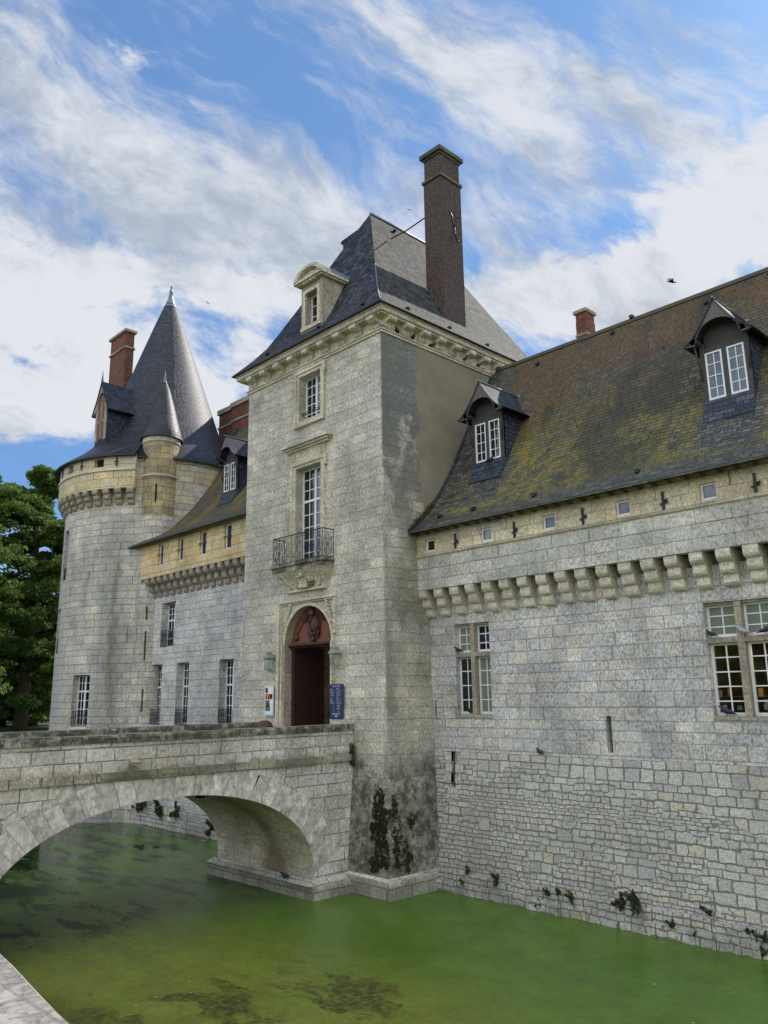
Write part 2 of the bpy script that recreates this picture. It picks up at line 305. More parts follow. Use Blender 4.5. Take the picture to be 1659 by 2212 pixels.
def rubble():
    m, g, b = newmat('rubble_masonry')
    uv, pos = uvpos(g)
    x, y, z = g.xyz(uv)
    uvw = g.v('ADD', uv, g.v('SCALE', g.v('SUBTRACT', g.noise(uv, 5.5, 3, .6, out=1), (.5, .5, .5)), sc=.075))
    def layer(w, h, mort, seed):
        rnd, mor, _ = brickbase(g, uvw, w, h, mort, wob=.12, vary=.22, seed=seed, sm=.6)
        return rnd, mor
    r1, m1 = layer(.25, .135, .019, 3.0); r2, m2 = layer(.40, .235, .024, 17.0)
    cell = g.n('ShaderNodeTexVoronoi', {'Vector': g.v('MULTIPLY', uv, (1, 1.8, 1)), 'Scale': 1.15}, feature='F1').outputs['Color']
    sel = g.sm(g.m('ADD', g.xyz(cell)[0], g.m('MULTIPLY', g.sm(x, -16, -8), .35)), .80, .82)
    sel = g.m('MAXIMUM', sel, g.m('MULTIPLY', g.sm(g.m('ADD', y, g.m('MULTIPLY', g.sm(x, -14, -8), .9)), -1.98, -1.95), g.sm(x, -17.2, -17.0)))
    inv = g.m('SUBTRACT', 1.0, sel)
    a = g.m('ADD', g.m('MULTIPLY', m1, inv), g.m('MULTIPLY', m2, sel)); r = g.m('ADD', g.m('MULTIPLY', r1, inv), g.m('MULTIPLY', r2, sel))
    stone = g.m('SUBTRACT', 1.0, g.sm(g.m('ADD', a, g.m('MULTIPLY', g.m('SUBTRACT', g.noise(uv, 13, 4, .7), .5), .7)), .18, .62))
    col = g.ramp(r, [(0, lin(176, 177, 178)), (.3, lin(194, 195, 194)), (.55, lin(208, 207, 202)), (.8, lin(186, 186, 184)), (1, lin(206, 200, 182))])
    fi = g.noise(uv, 11, 7, .75)
    col = g.mix(1.0, col, g.ramp(fi, [(.3, .68), (.5, 1.0), (.72, 1.22)]), 'MULTIPLY')
    mc = g.mix(g.noise(uv, 3, 5, .7), lin(112, 109, 104), lin(150, 146, 138))
    big = g.noise(uv, .3, 5, .6)
    col = g.mix(g.m('MULTIPLY', g.sm(big, .46, .66), .35), col, lin(122, 122, 122))
    col = g.mix(1.0, col, (1.05, 1.02, .97), 'MULTIPLY'); col = g.mix(1.0, col, g.ramp(g.noise(uv, 22, 4, .75), [(.32, .68), (.5, 1.0), (.68, 1.25)]), 'MULTIPLY')
    col = g.mix(stone, mc, col)
    zz = g.xyz(pos)[2]
    gr = g.m('MULTIPLY', g.m('SUBTRACT', 1.0, g.sm(zz, -5.5, -4.6)), g.sm(g.noise(pos, 1.4, 5, .7), .42, .6))
    col = g.mix(g.m('MULTIPLY', gr, .4), col, lin(96, 98, 78))
    g.put(b.inputs['Base Color'], col); b.inputs['Roughness'].default_value = .92; b.inputs['Specular IOR Level'].default_value = .2
    h = g.m('ADD', stone, g.m('ADD', g.m('MULTIPLY', fi, .35), g.m('MULTIPLY', r, .25)))
    bp = g.n('ShaderNodeBump', {'Height': h, 'Distance': .05, 'Strength': .9}); g.put(b.inputs['Normal'], bp.outputs[0])
    return m
MT['rubble'] = rubble()

def slate(name, pal, rough=.42, lichen=None, row=.13, w=.2, bump=.02, mstr=.6, lo=.35, spec=.5):
    m, g, b = newmat(name)
    uv, pos = uvpos(g)
    rnd, mor, vec = brickbase(g, uv, w, row, .010, wob=.012, vary=.0, sm=.4)
    col = g.ramp(rnd, [(i / (len(pal) - 1), c) for i, c in enumerate(pal)])
    x, y, _ = g.xyz(uv)
    fr = g.m('FRACT', g.m('DIVIDE', y, row))
    fi = g.noise(uv, 8, 6, .7); big = g.noise(uv, .5, 5, .65)
    col = g.mix(1.0, col, g.ramp(fi, [(.3, .45), (.7, 1.6)]), 'MULTIPLY')
    col = g.mix(1.0, col, g.ramp(g.noise(uv, 26, 3, .7), [(.35, .6), (.65, 1.45)]), 'MULTIPLY')
    rg = g.m('ADD', rough, g.m('MULTIPLY', g.m('SUBTRACT', fi, .5), .35))
    if lichen: col, rg = lichen(g, col, rg, uv, pos, fi, big, rnd)
    col = g.mix(g.m('MULTIPLY', mor, mstr), col, (.008, .008, .01))
    g.put(b.inputs['Base Color'], col); g.put(b.inputs['Roughness'], rg); b.inputs['Specular IOR Level'].default_value = spec
    h = g.m('ADD', g.m('MULTIPLY', g.m('SUBTRACT', 1.0, fr), 1.0), g.m('ADD', g.m('MULTIPLY', rnd, .5), g.m('ADD', g.m('MULTIPLY', fi, .3), g.m('MULTIPLY', mor, -.6))))
    bp = g.n('ShaderNodeBump', {'Height': h, 'Distance': bump, 'Strength': .9}); g.put(b.inputs['Normal'], bp.outputs[0])
    return m
SL = [lin(60, 63, 70), lin(38, 42, 50), lin(86, 88, 94), lin(48, 51, 60), lin(70, 72, 78)]
def li_pav(g, col, rg, uv, pos, fi, big, rnd):
    x, y, z = g.xyz(pos)
    ly = g.m('MULTIPLY', g.sm(g.noise(pos, 1.6, 6, .7), .50, .68), .55)
    col = g.mix(ly, col, lin(96, 94, 82))
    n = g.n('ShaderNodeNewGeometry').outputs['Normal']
    sx = g.sm(g.xyz(n)[0], .4, .6)      # sunlit side: its lit tone is painted into the slates, with grey lichen
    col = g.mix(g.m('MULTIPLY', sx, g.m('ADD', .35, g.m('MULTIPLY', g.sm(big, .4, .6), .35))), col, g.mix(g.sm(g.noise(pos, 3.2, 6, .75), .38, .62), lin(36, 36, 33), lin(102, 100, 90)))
    ol = g.m('MULTIPLY', g.m('MULTIPLY', g.sm(g.noise(pos, 2.4, 5, .7), .52, .62), g.m('SUBTRACT', 1.0, g.sm(z, 13.4, 14.0))), g.m('SUBTRACT', 1.0, g.sm(x, -21.5, -20.5)))
    col = g.mix(g.m('MULTIPLY', ol, .7), col, lin(100, 92, 44))
    return col, rg
def li_wing(g, col, rg, uv, pos, fi, big, rnd):
    x, y, z = g.xyz(pos)
    n1 = g.noise(pos, .55, 6, .66); n2 = g.noise(pos, 2.6, 7, .72); n3 = g.noise(pos, 7.0, 5, .7)
    runs = g.noise(g.v('MULTIPLY', uv, (1.0, .22, 1)), .75, 5, .62)
    # bare slate: along the pavilion, along the eave, below the dormers
    bare = addb = g.m('SUBTRACT', 1.0, g.sm(g.m('ADD', x, g.m('MULTIPLY', g.m('SUBTRACT', n1, .5), 1.6)), -17.3, -16.2))
    bare = g.m('MAXIMUM', bare, g.m('MULTIPLY', g.m('SUBTRACT', 1.0, g.sm(z, 5.45, 6.0)), .85))
    for dx in (-15.9, -7.85):
        bx = g.m('SUBTRACT', 1.0, g.sm(g.m('ABSOLUTE', g.m('SUBTRACT', x, dx + .15)), .55, 1.15))
        bare = g.m('MAXIMUM', bare, g.m('MULTIPLY', bx, g.band(z, 5.9, 7.6, .35)))
    cover = g.m('SUBTRACT', 1.0, bare)
    ylw = g.m('SUBTRACT', 1.0, g.sm(g.m('ADD', z, g.m('MULTIPLY', g.m('SUBTRACT', n1, .5), 5)), 6.2, 9.2))
    left = g.m('SUBTRACT', 1.0, g.sm(g.m('ADD', x, g.m('MULTIPLY', n1, 2.5)), -13.8, -11.6))
    amt = g.sm(g.m('ADD', g.m('MULTIPLY', n2, .5), g.m('ADD', g.m('MULTIPLY', runs, .35), g.m('MULTIPLY', n3, .2))), .44, .60)
    lc = g.mix(g.sm(g.m('ADD', z, g.m('MULTIPLY', g.m('SUBTRACT', n2, .5), 4)), 7.4, 10.5), lin(134, 122, 42), lin(100, 72, 36))
    lc = g.mix(g.sm(n3, .35, .7), lc, g.mix(ylw, lin(118, 88, 44), lin(168, 150, 42)))
    lc = g.mix(g.m('MULTIPLY', g.sm(runs, .5, .66), .8), lc, lin(52, 50, 36))
    base = g.mix(.45, col, lin(74, 74, 56))
    col = g.mix(g.m('MULTIPLY', cover, .85), col, base)
    dkz = g.m('MULTIPLY', g.m('MULTIPLY', g.band(g.m('ADD', x, g.m('MULTIPLY', g.m('SUBTRACT', z, 8.0), -.35)), -12.3, -9.2, .6), g.sm(n1, .40, .55)), .75)
    f = g.m('MULTIPLY', g.m('MULTIPLY', cover, amt), g.m('ADD', .60, g.m('MULTIPLY', left, .35)))
    f = g.m('MULTIPLY', f, g.m('SUBTRACT', 1.0, g.m('MULTIPLY', dkz, .8)))
    f = g.m('MAXIMUM', f, g.m('MULTIPLY', g.m('MULTIPLY', cover, g.m('MULTIPLY', g.sm(z, 9.0, 11.3), g.sm(n2, .30, .60))), .80))
    col = g.mix(g.m('MULTIPLY', dkz, cover), col, lin(50, 54, 48))
    col = g.mix(f, col, lc)
    rg = g.m('ADD', rg, g.m('MULTIPLY', cover, .4))
    wh = g.m('MULTIPLY', g.m('MULTIPLY', g.sm(n3, .58, .66), g.band(z, 6.2, 7.3, .25)), g.m('MULTIPLY', bare, g.sm(x, -16.6, -16.2)))
    col = g.mix(g.m('MULTIPLY', wh, .6), col, lin(150, 156, 168))
    return col, rg
def li_left(g, col, rg, uv, pos, fi, big, rnd):
    x, y, z = g.xyz(pos)
    n2 = g.noise(pos, 1.5, 6, .7); n3 = g.noise(g.v('MULTIPLY', uv, (1, .25, 1)), .9, 5, .6)
    f = g.sm(g.m('ADD', g.m('MULTIPLY', n2, .5), g.m('MULTIPLY', n3, .5)), .44, .58)
    f = g.m('MULTIPLY', f, g.sm(z, 7.8, 8.5))
    col = g.mix(g.m('MULTIPLY', f, .9), g.mix(.55, col, lin(78, 74, 50)), g.mix(fi, lin(96, 76, 34), lin(134, 116, 40)))
    return col, g.m('ADD', rg, .3)
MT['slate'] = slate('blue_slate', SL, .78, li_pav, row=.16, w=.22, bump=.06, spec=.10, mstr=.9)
MT['slatew'] = slate('mossy_wing_slate', [lin(86, 88, 82), lin(62, 66, 66), lin(110, 106, 90), lin(50, 52, 54)], .5, li_wing, row=.15, w=.24, bump=.03, mstr=.8)
MT['slatel'] = slate('mossy_left_slate', SL, .5, li_left, row=.15, w=.24, bump=.03)
MT['slated'] = slate('dark_dormer_slate', [lin(60, 64, 76), lin(50, 54, 66), lin(74, 78, 88)], .72, None, row=.15, w=.2, spec=.15)
MT['apron'] = slate('apron_slate', [lin(66, 72, 84), lin(52, 57, 68), lin(86, 92, 104)], .55, None, row=.15, w=.2, spec=.3)
MT['slatec'] = slate('cone_slate', [lin(42, 44, 53), lin(30, 33, 42), lin(58, 58, 64), lin(36, 39, 48)], .52, None, row=.17, w=.22, bump=.035, mstr=.9)

def brickmat(name, pal, mc, mort=.012):
    m, g, b = newmat(name)
    uv, pos = uvpos(g)
    rnd, mor, vec = brickbase(g, uv, .30, .10, mort, wob=.006, vary=0.0, sm=.2)
    col = g.ramp(rnd, [(i / (len(pal) - 1), c) for i, c in enumerate(pal)])
    fi = g.noise(uv, 12, 5, .7); big = g.noise(pos, .9, 5, .6)
    col = g.mix(1.0, col, g.ramp(fi, [(.3, .7), (.7, 1.25)]), 'MULTIPLY')
    col = g.mix(1.0, col, g.ramp(big, [(.3, .7), (.7, 1.25)]), 'MULTIPLY')
    col = g.mix(g.m('MULTIPLY', mor, g.ramp(big, [(.35, 1.0), (.62, .45)])), col, mc)
    g.put(b.inputs['Base Color'], col); b.inputs['Roughness'].default_value = .85
    bp = g.n('ShaderNodeBump', {'Height': g.m('ADD', g.m('MULTIPLY', mor, -1.0), g.m('MULTIPLY', fi, .4)), 'Distance': .012, 'Strength': .8}); g.put(b.inputs['Normal'], bp.outputs[0])
    return m
MT['brickd'] = brickmat('dark_plum_brick', [lin(72, 53, 48), lin(54, 42, 42), lin(82, 60, 54), lin(62, 47, 44)], lin(122, 110, 100), .013)
MT['brickr'] = brickmat('red_brick', [lin(122, 68, 50), lin(98, 54, 42), lin(138, 80, 58), lin(84, 48, 40)], lin(130, 106, 88), .012)
MT['white'] = plain('white_window_paint', lin(236, 238, 238), .5, var=.08)
MT['iron'] = plain('black_wrought_iron', (.018, .019, .022), .5, var=.3)
MT['lead'] = plain('lead_flashing', lin(112, 120, 134), .45, .3, var=.25, sc=3)
MT['ridge'] = plain('mossy_ridge', lin(78, 70, 54), .8, var=.35, sc=3)
MT['roomw'] = plain('shop_wall', lin(70, 58, 46), .9, var=.3)
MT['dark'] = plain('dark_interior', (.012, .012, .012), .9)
MT['woodd'] = plain('weathered_dark_timber', lin(74, 68, 66), .75, var=.35, sc=9, bump=.01)
MT['woodg'] = plain('grey_bargeboard', lin(106, 98, 98), .7, var=.3, sc=7, bump=.01)
MT['door'] = plain('oxblood_door_paint', lin(56, 32, 28), .55, var=.2, sc=5, bump=.004)
MT['tymp'] = plain('carved_red_brown_wood', lin(118, 72, 54), .6, var=.3, sc=5, bump=.008)
MT['tympd'] = plain('carved_dark_wood', lin(80, 50, 40), .6, var=.3, sc=8, bump=.006)
MT['verd'] = plain('verdigris_lantern_metal', lin(142, 154, 142), .55, .1, var=.15)
MT['navy'] = plain('navy_panel', lin(38, 44, 88), .35, var=.05)
MT['navyd'] = plain('dark_navy_bin', lin(16, 24, 44), .4)
MT['paper'] = plain('pale_poster', lin(196, 210, 208), .4, var=.05)
MT['ink'] = plain('white_ink', lin(190, 194, 210), .5)
MT['rust'] = plain('rust_brown', lin(84, 56, 50), .7, var=.3)
MT['red'] = plain('poster_red', lin(214, 84, 52), .5, var=.1)
MT['yel'] = plain('poster_yellow', lin(226, 190, 84), .5, var=.1)
MT['teal'] = plain('poster_teal', lin(74, 118, 128), .5, var=.2)
MT['brown'] = plain('poster_brown', lin(128, 96, 60), .5, var=.2)
MT['fea'] = plain('pigeon_grey', lin(50, 53, 62), .6, var=.4, sc=20)
MT['feal'] = plain('pigeon_pale', lin(176, 178, 182), .6, var=.25, sc=20)
MT['feab'] = plain('bird_black', lin(30, 26, 28), .6)
MT['beige'] = ashlar('passage_stone', [lin(178, 156, 124), lin(160, 140, 112), lin(192, 170, 138)], .7, .36, .012, lin(60, 50, 38), pit=.3, stain=.3, staincol=lin(70, 60, 46), seed=61)
def glass(name, base, refl, rough=.04, wav=.25):
    m, g, b = newmat(name)
    pos = g.n('ShaderNodeNewGeometry').outputs['Position']
    g.put(b.inputs['Base Color'], base); b.inputs['Roughness'].default_value = rough
    b.inputs['IOR'].default_value = refl
    bp = g.n('ShaderNodeBump', {'Height': g.noise(pos, wav * 8, 2, .5), 'Distance': .02, 'Strength': .35}); g.put(b.inputs['Normal'], bp.outputs[0])
    return m
MT['glass'] = glass('window_glass', (.012, .013, .015), 1.62)
MT['glassb'] = glass('painted_sky_glass', lin(92, 98, 108), 1.8)  # reflected sky is put into the paler base colour of these panes
MT['glassc'] = glass('curtained_glass', lin(128, 134, 118), 1.5)
mg, gg_, bb_ = newmat('clear_glass')
tr = gg_.n('ShaderNodeBsdfTransparent', {0: (.9, .93, .92)}); gl = gg_.n('ShaderNodeBsdfGlossy', {'Roughness': .03})
mx = gg_.n('ShaderNodeMixShader', {0: .13, 1: tr.outputs[0], 2: gl.outputs[0]})
for n_ in gg_.nt.nodes:
    if n_.type == 'OUTPUT_MATERIAL': gg_.put(n_.inputs[0], mx.outputs[0])
MT['clear'] = mg
ml, gl_, bl_ = newmat('lamp_glow'); gl_.put(bl_.inputs['Emission Color'], (1, .55, .18)); bl_.inputs['Emission Strength'].default_value = 6
MT['glow'] = ml
def leafmat(name, a, bcol, rough=.6, tr=.25):
    m, g, b = newmat(name)
    oi = g.n('ShaderNodeNewGeometry').outputs['Random Per Island']
    pos = g.n('ShaderNodeNewGeometry').outputs['Position']
    f = g.m('ADD', g.m('MULTIPLY', oi, .5), g.m('MULTIPLY', g.noise(pos, .5, 4, .6), .6))
    c = g.mix(f, a, bcol)
    g.put(b.inputs['Base Color'], c); b.inputs['Roughness'].default_value = rough
    tl = g.n('ShaderNodeBsdfTranslucent', {0: c}); mx = g.n('ShaderNodeMixShader', {0: tr, 1: b.outputs[0], 2: tl.outputs[0]})
    for n_ in g.nt.nodes:
        if n_.type == 'OUTPUT_MATERIAL': g.put(n_.inputs[0], mx.outputs[0])
    return m
MT['leaf'] = leafmat('tree_foliage', (.030, .080, .020), (.18, .27, .050), tr=.5)
MT['leaf2'] = leafmat('dark_foliage', (.022, .060, .020), (.07, .13, .035), tr=.35)
MT['weed'] = leafmat('wall_plant_leaves', (.03, .055, .022), (.10, .14, .045))
MT['weedr'] = leafmat('dry_wall_plant', (.06, .05, .04), (.11, .09, .06))
MT['moss'] = leafmat('moss', (.012, .012, .004), (.075, .066, .014), rough=.95, tr=0.0)
MT['bark'] = plain('bark', lin(74, 64, 54), .9, var=.4, sc=5, bump=.03)

def watermat():
    m, g, b = newmat('duckweed_water')
    pos = g.n('ShaderNodeNewGeometry').outputs['Position']
    x, y, z = g.xyz(pos)
    n1 = g.noise(pos, .16, 5, .6); n2 = g.noise(pos, .7, 6, .65); n3 = g.noise(pos, 5, 6, .75); n4 = g.noise(pos, 40, 2, .6)
    near = g.m('SUBTRACT', 1.0, g.sm(g.m('ADD', g.m('ADD', y, g.m('MULTIPLY', x, -.10)), g.m('MULTIPLY', g.m('SUBTRACT', n1, .5), 5)), 10.2, 17.0))
    green = g.mix(near, lin(76, 108, 26), lin(120, 124, 46))
    green = g.mix(g.m('MULTIPLY', g.sm(n2, .42, .62), .4), green, lin(92, 122, 30))
    far = g.m('SUBTRACT', 1.0, g.sm(g.m('ADD', x, g.m('MULTIPLY', g.m('SUBTRACT', n1, .5), 6)), -24, -16))
    green = g.mix(g.m('MULTIPLY', far, .6), green, lin(80, 106, 56))
    green = g.mix(1.0, green, (1.12, 1.10, 1.25), 'MULTIPLY'); green = g.mix(1.0, green, g.ramp(g.noise(pos, 1.3, 7, .7), [(.32, .80), (.68, 1.16)]), 'MULTIPLY'); green = g.mix(1.0, green, g.ramp(n3, [(.3, .76), (.7, 1.2)]), 'MULTIPLY')
    green = g.mix(1.0, green, g.ramp(n4, [(.3, .72), (.7, 1.28)]), 'MULTIPLY')
    # brown algae mats drifting near the bank, seen as ragged streaks along X
    st = g.noise(g.v('MULTIPLY', g.v('ADD', pos, g.v('SCALE', g.noise(pos, 1.2, 4, .6, out=1), sc=.9)), (.55, 1.15, 1)), .62, 7, .70)
    reg = g.m('MULTIPLY', g.m('SUBTRACT', 1.0, g.sm(y, 11.8, 13.2)), g.sm(x, -19, -14.5))
    mat_ = g.m('MULTIPLY', g.m('MULTIPLY', g.sm(st, .535, .60), g.sm(n3, .36, .58)), reg)
    col = g.mix(g.m('MULTIPLY', mat_, .88), green, lin(62, 54, 26))
    # open water among the weed beyond the bridge and beneath it
    stw = g.noise(g.v('MULTIPLY', g.v('ADD', pos, g.v('SCALE', g.noise(pos, .8, 4, .6, out=1), sc=.7)), (.50, 1.0, 1)), .62, 8, .70)
    opn = g.m('MULTIPLY', g.sm(g.m('ADD', stw, g.m('MULTIPLY', g.sm(x, -24, -33), .07)), .525, .60), g.m('SUBTRACT', 1.0, g.sm(x, -21.0, -19.0)))
    opn = g.m('MULTIPLY', opn, g.sm(g.m('ADD', n3, .05), .36, .56))
    opn = g.m('MULTIPLY', opn, g.m('SUBTRACT', 1.0, g.sm(g.m('ADD', x, g.m('MULTIPLY', y, .5)), -22.5, -18.5)))
    wst = g.noise(g.v('MULTIPLY', g.v('ADD', pos, g.v('SCALE', g.noise(pos, 1.6, 5, .65, out=1), sc=.8)), (.45, 1.5, 1)), .9, 9, .74)
    wdk = g.m('MULTIPLY', g.sm(wst, .50, .58), g.m('SUBTRACT', 1.0, g.sm(g.m('ADD', x, g.m('MULTIPLY', g.m('SUBTRACT', n1, .5), 5)), -22.5, -19.5)))
    dq = g.v('LENGTH', g.v('MULTIPLY', g.v('SUBTRACT', pos, (-27.6, 10.0, -5.6)), (.55, .8, 0)))
    wdk = g.m('MAXIMUM', wdk, g.m('MULTIPLY', g.m('SUBTRACT', 1.0, g.sm(dq, .7, 1.7)), g.sm(wst, .40, .50)))
    col = g.mix(g.m('MULTIPLY', wdk, .90), col, lin(32, 44, 24))
    col = g.mix(g.m('MULTIPLY', opn, .92), col, (.012, .020, .012))
    seed = g.sm(g.n('ShaderNodeTexVoronoi', {'Vector': pos, 'Scale': 1.3}).outputs['Distance'],   .05, .03)
    col = g.mix(g.m('MULTIPLY', seed, .7), col, lin(190, 190, 170))
    g.put(b.inputs['Base Color'], col)
    rg = g.m('SUBTRACT', .30, g.m('MULTIPLY', opn, .26)); rg = g.m('ADD', rg, g.m('MULTIPLY', near, .16))
    g.put(b.inputs['Roughness'], rg); b.inputs['IOR'].default_value = 1.33
    bp = g.n('ShaderNodeBump', {'Height': g.m('ADD', g.m('MULTIPLY', g.noise(pos, 1.5, 2, .5), .4), g.m('MULTIPLY', n4, g.m('MULTIPLY', g.m('SUBTRACT', 1.0, opn), .12))), 'Distance': .02, 'Strength': .35}); g.put(b.inputs['Normal'], bp.outputs[0])
    return m
MT['water'] = watermat()
MT['grass'] = plain('grass_ground', lin(56, 70, 34), .95, var=.35, sc=1.2)
MT['gravel'] = plain('gravel', lin(170, 160, 140), .95, var=.2, sc=3)


# ---------------------------------------------------------------- mesh builder
class M:
    def __init__(s): s.v = []; s.f = []; s.uv = []; s.mi = []; s.T = None; s.sf = []
    def add(s, pts, uv=None, mi=0, smooth=False):
        n = len(s.v)
        if s.T is not None: pts = [s.T @ Vector(p) for p in pts]
        pts = [Vector(p) for p in pts]
        if uv is None:
            nn = Vector((0, 0, 0))
            for i in range(len(pts)):
                a, b = pts[i], pts[(i + 1) % len(pts)]
                nn += Vector(((a.y - b.y) * (a.z + b.z), (a.z - b.z) * (a.x + b.x), (a.x - b.x) * (a.y + b.y)))
            if nn.length < 1e-12: nn = Vector((0, 0, 1))
            nn.normalize()
            if abs(nn.z) > .985: u = Vector((1, 0, 0)); v = Vector((0, 1, 0))
            else:
                u = Vector((0, 0, 1)).cross(nn).normalized(); v = nn.cross(u)
                if abs(nn.z) < .01 : v = Vector((0, 0, 1))
            uv = [(p.dot(u), p.dot(v)) for p in pts]
        s.v += [tuple(p) for p in pts]; s.f.append(tuple(range(n, n + len(pts)))); s.uv += list(uv); s.mi.append(mi); s.sf.append(smooth)
    def box(s, x0, x1, y0, y1, z0, z1, mi=0, skip=''):
        c = [(x0, y0, z0), (x1, y0, z0), (x1, y1, z0), (x0, y1, z0), (x0, y0, z1), (x1, y0, z1), (x1, y1, z1), (x0, y1, z1)]
        for k, q in zip('dufrbl', ((3, 2, 1, 0), (4, 5, 6, 7), (0, 1, 5, 4), (1, 2, 6, 5), (2, 3, 7, 6), (3, 0, 4, 7))):
            if k not in skip: s.add([c[i] for i in q], mi=mi)
    def boxf(s, f, u0, u1, z0, z1, d0, d1, mi=0):
        c = [f(u0, z0, d0), f(u1, z0, d0), f(u1, z0, d1), f(u0, z0, d1), f(u0, z1, d0), f(u1, z1, d0), f(u1, z1, d1), f(u0, z1, d1)]
        for q in ((3, 2, 1, 0), (4, 5, 6, 7), (0, 1, 5, 4), (1, 2, 6, 5), (2, 3, 7, 6), (3, 0, 4, 7)): s.add([c[i] for i in q], mi=mi)
    def prism(s, prof, vec, mi=0, caps=True, smooth=False):
        """closed outline prof (3D points) swept along vec"""
        vec = Vector(vec); p = [Vector(q) for q in prof]; n = len(p)
        if caps: s.add(p[::-1], mi=mi); s.add([q + vec for q in p], mi=mi)
        for i in range(n):
            a, b = p[i], p[(i + 1) % n]
            s.add([a, b, b + vec, a + vec], mi=mi, smooth=smooth)
    def lathe(s, prof, c=(0, 0), a0=0, a1=2 * PI, n=32, mi=0, smooth=True, rad=None, uvr=None):
        cx, cy = c; L = 0
        for i in range(len(prof) - 1):
            (r0, z0), (r1, z1) = prof[i], prof[i + 1]
            dl = math.hypot(r1 - r0, z1 - z0); rr = uvr or max(r0, r1)
            for k in range(n):
                t0 = a0 + (a1 - a0) * k / n; t1 = a0 + (a1 - a0) * (k + 1) / n
                pts = [(cx + r * math.cos(t), cy + r * math.sin(t), z) for r, z, t in ((r0, z0, t0), (r0, z0, t1), (r1, z1, t1), (r1, z1, t0))]
                s.add(pts, uv=[(t0 * (r0 if not uvr else rr), L), (t1 * (r0 if not uvr else rr), L), (t1 * (r1 if not uvr else rr), L + dl), (t0 * (r1 if not uvr else rr), L + dl)], mi=mi, smooth=smooth)
            L += dl
    def tube(s, path, r, n=6, mi=0, smooth=True, cap=True):
        path = [Vector(p) for p in path]; rings = []
        rs = r if isinstance(r, (list, tuple)) else [r] * len(path)
        for i, p in enumerate(path):
            d = (path[min(i + 1, len(path) - 1)] - path[max(i - 1, 0)])
            if d.length < 1e-9: d = Vector((0, 0, 1))
            d.normalize(); up = Vector((0, 0, 1)) if abs(d.z) < .95 else Vector((1, 0, 0))
            a = d.cross(up).normalized(); b = d.cross(a)
            rad = rs[i] if isinstance(rs[i], (tuple, list)) else (rs[i], rs[i])
            rings.append([p + a * rad[0] * math.cos(2 * PI * k / n) + b * rad[1] * math.sin(2 * PI * k / n) for k in range(n)])
        for i in range(len(rings) - 1):
            for k in range(n):
                s.add([rings[i][k], rings[i][(k + 1) % n], rings[i + 1][(k + 1) % n], rings[i + 1][k]], mi=mi, smooth=smooth)
        if cap: s.add(rings[0][::-1], mi=mi); s.add(rings[-1], mi=mi)
    def ball(s, c, r, n=10, mi=0):
        rx, ry, rz = r if isinstance(r, (tuple, list)) else (r, r, r)
        for i in range(n // 2):
            p0 = -PI / 2 + PI * i / (n // 2); p1 = -PI / 2 + PI * (i + 1) / (n // 2)
            for k in range(n):
                t0, t1 = 2 * PI * k / n, 2 * PI * (k + 1) / n
                q = [(c[0] + rx * math.cos(p) * math.cos(t), c[1] + ry * math.cos(p) * math.sin(t), c[2] + rz * math.sin(p)) for p, t in ((p0, t0), (p0, t1), (p1, t1), (p1, t0))]
                s.add(q, mi=mi, smooth=True)
    def wall(s, f, u0, u1, z0, z1, holes=(), depth=.3, step=.6, mi=0, us=(), zs=(), rmi=None, skipcell=None):
        ul = {round(u0, 4), round(u1, 4)} | {round(x, 4) for x in us}; zl = {round(z0, 4), round(z1, 4)} | {round(x, 4) for x in zs}
        for h in holes: ul |= {round(h[0], 4), round(h[1], 4)}; zl |= {round(h[2], 4), round(h[3], 4)}
        def fill(l, st):
            l = sorted(l); o = [l[0]]
            for a, b in zip(l, l[1:]):
                k = max(1, math.ceil((b - a) / st)); o += [a + (b - a) * i / k for i in range(1, k + 1)]
            return o
        ul = [x for x in fill(ul, step) if u0 - 1e-4 <= x <= u1 + 1e-4]; zl = [x for x in fill(zl, step) if z0 - 1e-4 <= x <= z1 + 1e-4]
        for a, b in zip(ul, ul[1:]):
            for c, d in zip(zl, zl[1:]):
                mu, mz = (a + b) / 2, (c + d) / 2
                if any(h[0] < mu < h[1] and h[2] < mz < h[3] for h in holes): continue
                if skipcell and skipcell(mu, mz): continue
                s.add([f(a, c, 0), f(b, c, 0), f(b, d, 0), f(a, d, 0)], uv=[(a, c), (b, c), (b, d), (a, d)], mi=mi)
        rm = mi if rmi is None else rmi
        for h in holes:
            a, b, c, d = h[:4]; e = h[4] if len(h) > 4 else depth
            zz = [z for z in zl if c - 1e-4 <= z <= d + 1e-4]
            for z_, z2 in zip(zz, zz[1:]):
                s.add([f(a, z_, 0), f(a, z2, 0), f(a, z2, e), f(a, z_, e)], uv=[(a, z_), (a, z2), (a + e, z2), (a + e, z_)], mi=rm)
                s.add([f(b, z_, e), f(b, z2, e), f(b, z2, 0), f(b, z_, 0)], uv=[(b - e, z_), (b - e, z2), (b, z2), (b, z_)], mi=rm)
            s.add([f(a, d, 0), f(b, d, 0), f(b, d, e), f(a, d, e)], uv=[(a, d), (b, d), (b, d + e), (a, d + e)], mi=rm)
            s.add([f(a, c, e), f(b, c, e), f(b, c, 0), f(a, c, 0)], uv=[(a, c - e), (b, c - e), (b, c), (a, c)], mi=rm)
    def ring(s, x0, x1, y0, y1, prof, mi=0, sides='frbl'):
        """moulding round a rectangle; prof = [(offset outwards, z)]"""
        for (o0, z0), (o1, z1) in zip(prof, prof[1:]):
            A = [(x0 - o0, y0 - o0, z0), (x1 + o0, y0 - o0, z0), (x1 + o0, y1 + o0, z0), (x0 - o0, y1 + o0, z0)]
            B = [(x0 - o1, y0 - o1, z1), (x1 + o1, y0 - o1, z1), (x1 + o1, y1 + o1, z1), (x0 - o1, y1 + o1, z1)]
            for k, i in zip('frbl', range(4)):
                if k in sides: s.add([A[i], A[(i + 1) % 4], B[(i + 1) % 4], B[i]], mi=mi)
